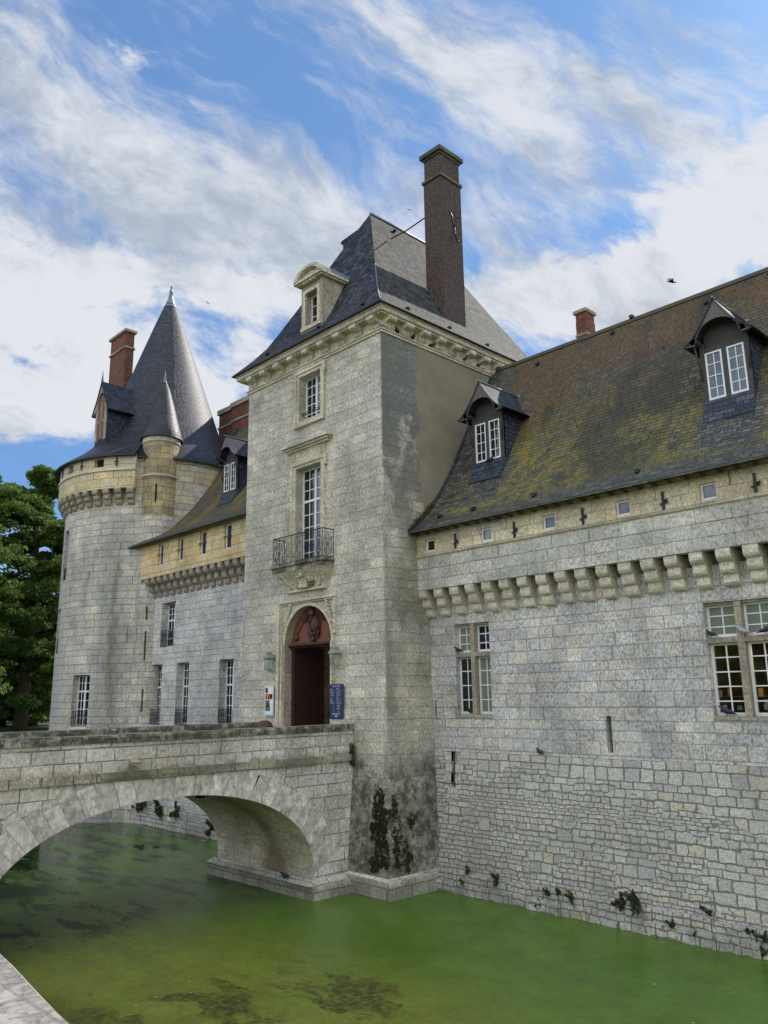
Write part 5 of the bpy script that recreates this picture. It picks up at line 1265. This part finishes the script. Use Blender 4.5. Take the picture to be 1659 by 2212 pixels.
for (ya, yb_) in ((15.42, 17.2), (YB0, 6.68)):
    m = M(); m.box(bx0 - .22, bx1 + .26, ya, yb_, -5.7, -5.22); m.ring(bx0, bx1, ya + .15, yb_, [(.22, -5.22), (.02, -5.08)])
    m.build('pier_footing', 'bridge', br)
rg4 = random.Random(9); PT = .42
for X, s_ in ((bx1, 1), (bx0, -1)):
    m = M(); y = YB0
    while y < 17.15:   # string course blocks with uneven faces
        w = min(rg4.uniform(.35, .8), 17.18 - y); e = rg4.uniform(-.02, .025)
        a, b = sorted((X - s_ * .1, X + s_ * (.10 + e))); m.box(a, b, y + .012, y + w - .012, -1.90 + rg4.uniform(0, .02), -1.69); y += w
    m.build('string_course', 'course', br)
for (a, b) in ((bx1 - PT, bx1), (bx0, bx0 + PT)):
    m = M(); m.box(a, b, YB0, 17.21, -1.72, -1.0); m.build('parapet', 'bridge', br)
for (a, b) in ((bx1 - PT - .04, bx1 + .05), (bx0 - .05, bx0 + PT + .04)):
    m = M(); y = YB0
    while y < 17.0:
        w = min(rg4.uniform(.9, 1.5), 17.2 - y); dz = rg4.uniform(-.012, .012); dx = rg4.uniform(-.012, .012)
        q = [(a + dx, -1.0), (b + dx, -1.0), (b + dx + .005, -.88), (b + dx - .03, -.81 + dz), (a + dx + .03, -.81 + dz), (a + dx - .005, -.88)]
        m.prism([(x, y + .005, z) for x, z in q][::-1], (0, w - .01, 0)); y += w
    m.build('coping', 'coping', br)
m = M(); m.box(bx0 + PT, bx1 - PT, YB0, 17.3, -1.75, -1.62); m.build('deck', 'gravel', br)
m = M(); m.prism([(bx1, 9.75, -1.42), (bx1 + .26, 9.75, -1.48), (bx1 + .26, 9.75, -1.55), (bx1, 9.75, -1.53)], (0, .22, 0)); m.build('drain_spout', 'trimg', br)
m = M(); m.box(-21.5, -21.3, 13.0, 13.2, -2.78, -2.62); m.build('putlog_hole_shade', 'dark', br)  # dark solid box, the shade of a small hole given as colour

# ================================================================ near bank, ground, water
m = M(); x = -19.1
rg5 = random.Random(12)
yb = lambda x: 1.385 + (x + 3.78) * -.115
segs = [-19.0 + 1.25 * i for i in range(19)]
for a, b in zip(segs, segs[1:]):
    k = 6
    for i in range(k):
        c, d = a + (b - a) * i / k + (.004 if i == 0 else 0), a + (b - a) * (i + 1) / k
        j = [rg5.uniform(-.004, .004) for _ in range(4)]
        Yc, Yd = yb(c), yb(d)
        if i: Yc += jl
        jl = j[1]; Yd += jl
        m.add([(c, Yc - .75, -1.0), (d, Yd - .75, -1.0), (d, Yd - .03, -1.0), (c, Yc - .03, -1.0)])
        m.add([(c, Yc - .03, -1.0), (d, Yd - .03, -1.0), (d, Yd, -1.03), (c, Yc, -1.03)]); m.add([(c, Yc, -1.03), (d, Yd, -1.03), (d, Yd, -1.2), (c, Yc, -1.2)])
        m.add([(c, Yc, -1.2), (d, Yd, -1.2), (d, Yd - .08, -1.2), (c, Yc - .08, -1.2)]); m.add([(c, Yc - .08, -1.2), (d, Yd - .08, -1.2), (d, Yd - .08, -5.7), (c, Yc - .08, -5.7)])
        m.add([(c, Yc - .75, -1.7), (d, Yd - .75, -1.7), (d, Yd - .75, -1.0), (c, Yc - .75, -1.0)])
tag(m.build('quay_wall', 'bank'), 'pale rough stone coping of the near bank wall at the lower left corner', 'wall')
m = M()
ML, MR, MB, MF = -56, 60, 0.5, 48
zl = -1.66
for q in ([(-900, -900), (900, -900), (900, MB), (-900, MB)], [(-900, MB), (ML, MB), (ML, MF), (-900, MF)], [(MR, MB), (900, MB), (900, MF), (MR, MF)], [(-900, MF), (900, MF), (900, 1200), (-900, 1200)]):
    m.add([(x, y, zl) for x, y in q])
m.add([(ML, MB, -7), (MR, MB, -7), (MR, MF, -7), (ML, MF, -7)])
for a, b in (((ML, MB), (ML, MF)), ((ML, MF), (MR, MF)), ((MR, MF), (MR, MB)), ((MR, MB), (ML, MB))): m.add([(*a, -7), (*b, -7), (*b, zl), (*a, zl)])
struct(m.build('ground', 'grass'))
m = M(); m.add([(ML, MB, -5.6), (MR, MB, -5.6), (MR, MF, -5.6), (ML, MF, -5.6)]); struct(m.build('water', 'water'))

m = M(); m.box(-37.5, 7.5, 31.1, 46, -6.9, -1.63); m.box(-25.2, -18.2, 27.65, 31.1, -6.9, -1.63); struct(m.build('courtyard', 'gravel'))
# ================================================================ lanterns, signs, bins
def lantern(x, z, label):
    y = PY0 - .24
    t = thing('wall_lantern', label, 'lantern', (x, PY0, z), 'wall lanterns beside the door')
    m = M(); s = .115
    for a in (-1, 1):
        for b in (-1, 1): m.tube([(x + a * s * .78, y + b * s * .78, z + .02), (x + a * s, y + b * s, z + .40)], .012, 5)
    m.box(x - s * .8, x + s * .8, y - s * .8, y + s * .8, z - .01, z + .02); m.box(x - s - .01, x + s + .01, y - s - .01, y + s + .01, z + .40, z + .43)
    m.build('frame', 'verd', t)
    m = M(); A = [(s + .05, .43), (s + .04, .46), (.09, .54), (.09, .60), (.11, .61), (.02, .68)]
    for (r0, z0), (r1, z1) in zip(A, A[1:]):
        c0 = [(x - r0, y - r0, z + z0), (x + r0, y - r0, z + z0), (x + r0, y + r0, z + z0), (x - r0, y + r0, z + z0)]; c1 = [(x - r1, y - r1, z + z1), (x + r1, y - r1, z + z1), (x + r1, y + r1, z + z1), (x - r1, y + r1, z + z1)]
        for i in range(4): m.add([c0[i], c0[(i + 1) % 4], c1[(i + 1) % 4], c1[i]])
    m.build('hood', 'verd', t)
    m = M()
    for a, b in (((-1, -1), (1, -1)), ((1, -1), (1, 1)), ((-1, 1), (-1, -1))):
        m.add([(x + a[0] * s * .76, y + a[1] * s * .76, z + .03), (x + b[0] * s * .76, y + b[1] * s * .76, z + .03), (x + b[0] * s * .97, y + b[1] * s * .97, z + .40), (x + a[0] * s * .97, y + a[1] * s * .97, z + .40)])
    m.build('glass', 'clear', t)
    m = M(); m.tube([(x, y, z + .02), (x, y, z + .22)], .025, 6); m.build('candle_tube', 'paper', t)
    m = M(); m.tube([(x, y + .1, z + .50), (x, PY0 - .12, z + .56), (x, PY0, z + .50)], .015, 5); m.tube([(x, y, z - .01), (x, PY0 - .06, z - .05), (x, PY0, z - .04)], .015, 5); m.build('bracket', 'verd', t)
lantern(-23.62, .98, 'pale green metal lantern on the wall left of the arched door')
lantern(-20.0, .98, 'pale green metal lantern on the wall right of the arched door')
ysg = PY0 - .105
t = thing('wall_sign', 'narrow white poster frame with orange and teal pictures left of the door', 'sign', (-23.7, ysg, -.6))
m = M(); m.box(-23.97, -23.43, ysg - .03, ysg, -.58, .46); m.build('frame', 'paper', t)
m = M(); y = ysg - .034
def fl(x0, x1, z0, z1, mi): m.add([(x0, y, z0), (x1, y, z0), (x1, y, z1), (x0, y, z1)], mi=mi)
fl(-23.93, -23.47, -.54, .42, 0); y -= .003
fl(-23.91, -23.76, .20, .38, 3); fl(-23.88, -23.80, .22, .32, 1); fl(-23.91, -23.50, -.02, .17, 1); fl(-23.85, -23.68, -.02, .10, 2); fl(-23.62, -23.50, .02, .15, 2); fl(-23.91, -23.65, -.18, -.05, 4)
fl(-23.91, -23.62, -.42, -.19, 4); fl(-23.84, -23.70, -.30, -.14, 2); fl(-23.60, -23.5, -.50, -.25, 0)
y -= .002
fl(-23.80, -23.74, .00, .12, 2); fl(-23.76, -23.66, -.36, -.24, 3); fl(-23.88, -23.82, -.28, -.20, 1)
m.build('printed_pictures', ['white', 'red', 'yel', 'brown', 'teal'], t)
t = thing('wall_sign', 'dark navy information panel with white lettering right of the door', 'sign', (-20.05, ysg, -.7))
m = M(); m.box(-20.37, -19.72, ysg - .03, ysg, -.66, .44); m.build('panel', 'navy', t)
m = M(); y = ysg - .033; rg6 = random.Random(4)
def words(x0, x1, z, h, gap=.012):
    x = x0
    while x < x1:
        w = rg6.uniform(.015, .045); m.add([(x, y, z), (min(x + w, x1), y, z), (min(x + w, x1), y, z + h), (x, y, z + h)]); x += w + gap
words(-20.26, -19.82, .375, .014); words(-20.22, -19.86, .345, .012)
words(-20.34, -20.22, .26, .022, .006); words(-20.03, -19.93, .28, .022, .006)
for z in [.22 - .026 * i for i in range(7)]: words(-20.34, -20.34 + rg6.uniform(.12, .22), z, .008)
for z in [.24 - .026 * i for i in range(8)]: words(-20.03, -20.03 + rg6.uniform(.15, .26), z, .008)
words(-20.34, -20.25, -.02, .022, .006); words(-20.03, -19.94, .0, .022, .006)
for z in [-.06 - .026 * i for i in range(6)]: words(-20.34, -20.34 + rg6.uniform(.12, .22), z, .008)
for z in [-.04 - .026 * i for i in range(7)]: words(-20.03, -20.03 + rg6.uniform(.15, .26), z, .008)
for (a, b, z) in ((-19.98, -19.90, -.24), (-20.02, -19.85, -.27), (-19.97, -19.91, -.30), (-20.03, -19.84, -.35), (-19.95, -19.92, -.39), (-19.95, -19.92, -.42), (-19.99, -19.88, -.45)): words(a, b, z, .013, .004)
for z in [-.26 - .03 * i for i in range(7)]: words(-20.20, -20.14, z, .007)
words(-20.24, -19.86, -.52, .03, .008); words(-20.10, -19.99, -.60, .05, .002); words(-20.2, -20.15, -.49, .01)
m.build('lettering', 'ink', t)
m = M(); m.box(-20.38, -19.71, PY0 - .11, PY0 - .05, -.82, -.665); tag(m.build('wall_plaque', 'trim'), 'plain pale stone plaque fixed below the navy information panel', 'plaque')
t = thing('litter_bin', 'dark navy bin standing in the doorway passage behind the open door', 'bin', (-22.3, 19.05, DZ))
m = M(); m.box(-22.55, -21.95, 18.98, 19.25, DZ, -.62); m.build('body', 'navyd', t)
m = M(); m.box(-22.57, -21.93, 18.96, 19.27, -.62, -.45); m.build('lid', 'navyd', t)
t = thing('round_bin', 'rusty brown round-topped bin beside the left door jamb', 'bin', (-23.35, 16.75, DZ))
m = M(); m.lathe([(.22, DZ), (.25, DZ + .05), (.27, -.98)], (-23.35, 16.75), n=18); m.build('body', 'rust', t)
m = M(); m.lathe([(.29, -.99), (.29, -.93), (.25, -.82), (.15, -.74), (.02, -.72)], (-23.35, 16.75), n=18); m.build('lid', 'rust', t)

# ================================================================ pigeons and birds
def pigeon_mesh(kind):
    m = M()
    m.tube([(-.17, 0, .03), (-.10, 0, .055), (-.04, 0, .08), (.03, 0, .10), (.08, 0, .13), (.10, 0, .165), (.125, 0, .185), (.15, 0, .18), (.175, 0, .172)],
           [(.02, .006), (.032, .015), (.055, .045), (.06, .055), (.045, .045), (.026, .028), (.026, .026), (.014, .013), (.003, .003)], 10)
    for k in (-1, 1):
        m.tube([(.01, k * .02, .06), (.02, k * .022, 0.0), (.045, k * .022, 0.0)], .005, 4)
        m.tube([(.05, k * .045, .11), (-.02, k * .055, .095), (-.12, k * .03, .06)], [(.012, .035), (.014, .04), (.004, .01)], 6)
    o = m.build('pigeon', kind); return o.data, o
pd, po = pigeon_mesh('fea'); pl_, plo = pigeon_mesh('feal')
def bird(first, data, loc, rz, label, s=1.0, group='pigeons resting on the walls'):
    o = first if first is not None else bpy.data.objects.new('pigeon', data)
    if first is None: C.objects.link(o)
    o.location = loc; o.rotation_euler = (0, 0, rz); o.scale = (s, s, s); tag(o, label, 'pigeon', group); return o
cz = 12.16
bird(plo, pl_, (-17.76, 17.28, cz), R(-100), 'white pigeon perched at the very corner of the pavilion cornice')
ys = [(17.98, 'dark pigeon nearest the corner on the pavilion side cornice'), (18.75, 'second dark pigeon from the corner on the pavilion side cornice'), (19.7, 'dark pigeon in the middle of the row under the side brackets'), (20.95, 'dark pigeon under the cornice directly below the tall chimney'), (21.55, 'dark pigeon squatting one bracket right of the chimney'), (22.35, 'last dark pigeon of the cornice row, nearest the wing roof')]
for i, (yy, lb) in enumerate(ys): bird(po if i == 0 else None, pd, (-17.78, yy, cz), R(-60 + 50 * (i % 3)), lb, 1.1)
bird(None, pd, (-16.65, YM + .0, 1.32), R(200), 'dark pigeon on the crossbar of the smaller mullioned window')
bird(None, pd, (-16.28, YM + .02, -.55), R(-80), 'small dark pigeon on the sill of the smaller mullioned window')
bird(None, pd, (-8.55, YM + .0, 1.30), R(170), 'dark pigeon on the crossbar at the left end of the big window')
bird(None, pl_, (-7.75, YM - .02, 1.30), R(190), 'pale pigeon on the crossbar just right of the central mullion', 1.15)
bird(None, pd, (-7.28, YM - .02, 1.30), R(20), 'dark pigeon on the crossbar at the right end of the big window', 1.1)
bird(None, pd, (-8.38, YM + .04, -.55), R(180), 'blue-grey pigeon on the sill of the big window', 1.25)
bird(None, pd, (-13.72, YM - .10, -1.64), R(160), 'dark pigeon on the ledge above the rubble wall')
bird(None, pd, (-15.78, 20.2, 7.53), R(10), 'dark pigeon on the sill of the left dormer', 1.1)
bird(None, pd, (-20.3, 15.45, -5.22), R(230), 'grey pigeon on the bridge pier footing at the waterline', 1.2)
m = M()    # a bird in flight: body, tail and two raised wings
m.tube([(-.16, 0, 0), (-.06, 0, 0), (.05, 0, 0), (.13, 0, .01), (.18, 0, 0)], [(.03, .006), (.035, .03), (.04, .035), (.025, .025), (.003, .003)], 8)
for k in (-1, 1):
    for q in ([(.06, 0, .02), (-.06, 0, .02), (-.10, k * .20, .10), (.05, k * .20, .11)], [(.05, k * .20, .11), (-.10, k * .20, .10), (-.14, k * .42, .03), (-.05, k * .40, .05)]): m.prism(q, (0, 0, .008))
fb = m.build('flying_bird', 'feab')
for i, (px, py, dist, rz, lb) in enumerate(((1450, 609, 30, .6, 'dark bird flying in the sky above the long mossy roof'), (884, 454, 60, 2.4, 'tiny bird in the sky just left of the tall chimney'), (702, 340, 70, 1, 'tiny bird high in the sky above the pavilion roof'), (449, 655, 70, 3, 'tiny bird in the sky just right of the tower spire'))):
    c = Vector(RT) * ((px - 829.5) / 1721) + Vector(UPV) * (-(py - 1106) / 1721) + Vector(FW)
    o = fb if i == 0 else fb.copy()
    if i: C.objects.link(o)
    sc_ = 1.0 if i == 0 else .42; o.scale = (sc_, sc_, sc_); o.location = c.normalized() * dist; o.rotation_euler = (.5, .3, rz); tag(o, lb, 'bird', 'birds in flight')

# ================================================================ plants
def leaves(name, mat, pts, size, rs, up=.3, parent=None, elong=1.6):
    """pts (n,3) leaf centres; small random quads"""
    r = np.random.RandomState(rs); n = len(pts)
    d = r.normal(size=(n, 3)); d /= np.linalg.norm(d, axis=1)[:, None]
    e = r.normal(size=(n, 3)); e -= (e * d).sum(1)[:, None] * d; e /= np.linalg.norm(e, axis=1)[:, None]
    s = size * r.uniform(.6, 1.4, n)[:, None]
    a = d * s * elong * .5; b = e * s * .5
    v = np.stack([pts - a, pts + b * .8, pts + a, pts - b * .8], 1).reshape(-1, 3)
    if parent is not None: v = v - np.array(parent_origin(parent))
    me = bpy.data.meshes.new(name); me.vertices.add(4 * n); me.vertices.foreach_set('co', v.astype(np.float32).ravel())
    me.loops.add(4 * n); me.loops.foreach_set('vertex_index', np.arange(4 * n, dtype=np.int32)); me.polygons.add(n)
    me.polygons.foreach_set('loop_start', np.arange(0, 4 * n, 4, dtype=np.int32)); me.polygons.foreach_set('loop_total', np.full(n, 4, dtype=np.int32))
    me.materials.append(MT[mat]); me.update(); me.validate()
    o = bpy.data.objects.new(name, me); C.objects.link(o)
    if parent is not None: o.parent = parent
    return o
def clump(r, c, rad, n):
    p = r.normal(size=(n, 3)); p /= np.linalg.norm(p, axis=1)[:, None]; p *= (r.uniform(.2, 1, n) ** .5)[:, None]
    return np.array(c) + p * np.array(rad)
def tree(x, y, z0, H, W, rs, label, mat='leaf', nleaf=26000, low=.10, group=None, name='tree', topw=.25, leaf=.16):
    t = thing(name, label, 'tree', (x, y, z0), group); r = np.random.RandomState(rs)
    m = M(); m.tube([(x, y, z0), (x + .1, y, z0 + H * .3), (x - .1, y + .1, z0 + H * .65), (x, y, z0 + H * .95)], [W * .10, W * .075, W * .045, W * .01], 9)
    m.build('trunk', 'bark', t)
    P = []; lm = M(); k = int(H * 4.6)
    for i in range(k):
        f = low + (1 - low) * (i + r.uniform()) / k; a = r.uniform(0, 2 * PI)
        env = W * (topw + (1 - topw) * min(1, ((1 - f) / .42)) ** .8) * (1 if f > .15 else .8)
        L = env * r.uniform(.55, 1.08); zz = z0 + H * f; rise = r.uniform(-.05, .28) * L
        e = np.array([x + L * math.cos(a), y + L * math.sin(a), zz + rise])
        s = np.array([x, y, zz]); md = (s + e) / 2 + np.array([0, 0, .12 * L])
        lm.tube([tuple(s), tuple(md), tuple(e)], [.07, .045, .015], 5)
        nk = nleaf // k
        for j in range(6):
            q = (.30 + .7 * r.uniform()); c = s * (1 - q) + e * q + r.normal(size=3) * .18 * L * .5 + np.array([0, 0, .06 * L])
            rad = r.uniform(.35, .85) * (.55 + .22 * L); P.append(clump(r, c, (rad, rad, rad * .42), nk // 6))
    lm.build('limbs', 'bark', t)
    leaves('crown', mat, np.concatenate(P), leaf, rs, parent=t)
    return t
azp = lambda az, d: (d * math.sin(R(az)), d * math.cos(R(az)))
x, y = azp(-69.9, 59); tree(x, y, -1.66, 16.7, 4.9, 3, 'tall feathery green tree standing left of the round tower', nleaf=120000, low=.03, topw=.42, leaf=.17)
x, y = azp(-73.6, 55); tree(x, y, -1.66, 15.2, 4.2, 5, 'green tree at the left edge of the frame, beside the tallest tree', nleaf=40000, low=.04, topw=.45, leaf=.17)
x, y = azp(-69.6, 75); tree(x, y, -1.66, 9.5, 4.5, 8, 'low dark tree behind the tall feathery tree', mat='leaf2', nleaf=26000, low=.02, topw=.6, leaf=.2)
x, y = azp(-71.0, 66); tree(x, y, -1.66, 6.5, 3.6, 28, 'low bush filling the gap between the two big trees', mat='leaf', nleaf=26000, low=.02, topw=.8, leaf=.17)
x, y = azp(-69.2, 64); tree(x, y, -1.66, 6.0, 3.6, 29, 'low bush right behind the foot of the round tower', mat='leaf2', nleaf=26000, low=.02, topw=.8, leaf=.17)
x, y = azp(-73.2, 64); tree(x, y, -1.66, 6.5, 3.6, 30, 'low bush behind the trunk at the left edge of the frame', mat='leaf2', nleaf=26000, low=.02, topw=.8, leaf=.17)
x, y = azp(-72.4, 74); tree(x, y, -1.66, 8.5, 4.8, 9, 'low dark tree behind the trunk of the leftmost tree', mat='leaf2', nleaf=26000, low=.02, topw=.6, leaf=.2)
x, y = azp(-75.5, 66); tree(x, y, -1.66, 12, 4.8, 19, 'bushy dark tree beyond the left edge of the bridge', mat='leaf2', nleaf=26000, low=.02, topw=.6, leaf=.2)
def weed(x, y, z, s, rs, label, mat='weed', n=260, hang=.0):
    r = np.random.RandomState(rs); P = []
    for i in range(7):
        a = r.uniform(-1, 1); e = np.array([x + a * s * .6, y - s * r.uniform(.15, .7), z + s * r.uniform(-.5 - hang, 1.0 - hang)])
        for q in np.linspace(.2, 1, 5): P.append(clump(r, np.array([x, y, z]) * (1 - q) + e * q, (s * .17, s * .15, s * .2), n // 35))
    o = leaves('wall_plant', mat, np.concatenate(P), s * .22 if s > .15 else .03, rs)
    tag(o, label, 'plant', 'plants rooted in the waterline masonry'); return o
WD = [(-16.26, -4.95, .16, 'small dry reddish plant high on the wall nearest the pavilion', 'weedr'), (-16.43, -5.28, .13, 'low green tuft at the foot of the wall nearest the pavilion', 'weed'),
      (-15.22, -5.02, .24, 'leafy green plant on the footing below the smaller mullioned window', 'weed'), (-15.75, -5.38, .10, 'dry brown tuft between the first two green plants', 'weedr'),
      (-13.76, -5.42, .15, 'small green tuft right above the water left of the long loophole', 'weed'), (-13.47, -5.12, .15, 'dark tuft, left of a close pair on the footing', 'weed'), (-13.14, -5.02, .15, 'greener tuft, right of a close pair on the footing', 'weed'),
      (-12.76, -5.14, .19, 'dark green plant alone just right of the close pair', 'weed'), (-11.35, -5.02, .26, 'dry spindly plant touching the biggest green one', 'weedr'), (-10.88, -5.02, .34, 'biggest leafy green plant growing from the wall foot', 'weed'),
      (-10.82, -5.42, .09, 'tiny tuft under the biggest green plant', 'weed'), (-10.0, -5.32, .18, 'green plant low over the water right of the biggest one', 'weed'), (-9.15, -4.88, .18, 'green plant set highest on the wall toward the right edge', 'weed'),
      (-9.39, -5.44, .14, 'round tuft just over the waterline toward the right edge', 'weedr'), (-8.2, -5.08, .17, 'brownish plant, left of the pair at the right edge', 'weedr'), (-7.9, -5.16, .17, 'green plant, right of the pair at the right edge', 'weed'), (-7.92, -5.46, .13, 'lowest green tuft in the right corner above the water', 'weed')]
for i, (x, z, s, lb, mt) in enumerate(WD): weed(x, 18.90 if z < -5.1 else 18.97, z, s * 1.0, 40 + i, lb, mt, n=420)
def patch(name, mat, tri, size, rs, label, cat):
    o = leaves(name, mat, tri, size, rs, elong=1.1); tag(o, label, cat); return o
r = np.random.RandomState(77)      # moss on the pavilion base corner
P = []
def mossy(c, n, sx, sz, side=False):
    for _ in range(n):
        a, b = r.normal() * sx, r.normal() * sz
        z = c[1] + b; o_ = off(z)
        p = (c[0] + a, PY0 - o_ - .01, z) if not side else (PX1 + o_ + .01, c[0] + a, z)
        P.append(clump(r, p, (.07, .04, .08) if not side else (.04, .07, .08), 26))
for (ex, ez, ax, az_, n) in ((-17.98, -3.45, .36, .62, 260), (-17.82, -4.25, .28, .62, 210), (-18.1, -4.75, .22, .2, 60), (-18.22, -3.75, .16, .16, 40), (-17.95, -2.85, .10, .22, 30)):
    for _ in range(n):
        a, q = r.uniform(0, 2 * PI), math.sqrt(r.uniform()); wv = 1 + .28 * math.sin(3 * a + ex * 9) + .18 * math.sin(7 * a)
        X_, Z_ = ex + ax * q * wv * math.cos(a), ez + az_ * q * wv * math.sin(a)
        P.append(clump(r, (min(X_, -17.50), PY0 - off(Z_) - .01, Z_), (.045, .035, .05), 16))
for c, n, sx, sz in (((17.35, -3.2), 20, .06, .3), ((17.38, -4.2), 45, .10, .35), ((17.75, -4.5), 30, .12, .28), ((18.05, -3.6), 14, .09, .10)): mossy(c, n, sx, sz, True)
P = [p for p in P if p[:, 2].mean() > -5.0]
patch('moss', 'moss', np.concatenate(P), .045, 5, 'thick dark moss on the lower corner of the pavilion above the water', 'moss')
P = [clump(r, (-19.20 + .02 * math.sin(i), 17.08, -1.45 - .06 * i), (.10, .07, .10), 40) for i in range(10)]
patch('ivy', 'leaf2', np.concatenate(P), .05, 6, 'small ivy plant hanging where the bridge parapet meets the pavilion', 'plant')
P = [clump(r, (-17.72, yy, zz + .12), (.08, .10, .12), 40) for yy, zz in [(18.5 + .12 * i, 5.35 + .11 * i + .02 * math.sin(i * 2)) for i in range(9)]]
patch('gutter_weeds', 'weed', np.concatenate(P), .05, 8, 'dark weeds growing in the valley where the wing roof meets the pavilion', 'plant')
FW_ = [(-37.1, -5.0, .34, 'leftmost plant on the wall foot seen through the arch'), (-36.2, -4.55, .5, 'tallest bushy plant on the far wall seen through the arch'), (-34.6, -4.7, .42, 'bushy plant on the far wall in the middle of the arch view'), (-33.2, -4.75, .34, 'small plant on the far wall right of the middle through the arch'), (-30.2, -5.15, .3, 'dark plant at the water line where the arch hides the wall')]
for i, (x, z, s, lb) in enumerate(FW_): weed(x, 19.2, z - .1, s * 1.25, 90 + i, lb, n=500)
m = M(); x = LX_0; 
while x < LX_1:
    w = rg2.uniform(.35, .9); m.box(x + .01, x + w - .01, 19.12 - rg2.uniform(0, .05), 19.42, -5.7, -5.25); m.box(x - .1, x + w - .12, 19.2 - rg2.uniform(0, .04), 19.42, -5.245, -4.75 + rg2.uniform(-.05, .05)); x += w
m.build('footing', 'rubble', lw)

# trees on the near bank, behind the camera: seen only as dark reflections in panes and water
r = np.random.RandomState(5); P = []
for i in range(46):
    x = -60 + i * 2.6 + r.uniform(-1, 1); y = -30 + r.uniform(-5, 5); h = r.uniform(6, 11)
    for k in range(7): P.append(clump(r, (x + r.uniform(-2, 2), y + r.uniform(-2, 2), -1.7 + h * r.uniform(.1, 1)), (2.0, 2.0, 1.6), 60))
o = leaves('woodland', 'leaf2', np.concatenate(P), .9, 9); o['kind'] = 'stuff'; o['label'] = 'dark mass of trees on the bank behind the viewer, reflected in the panes'
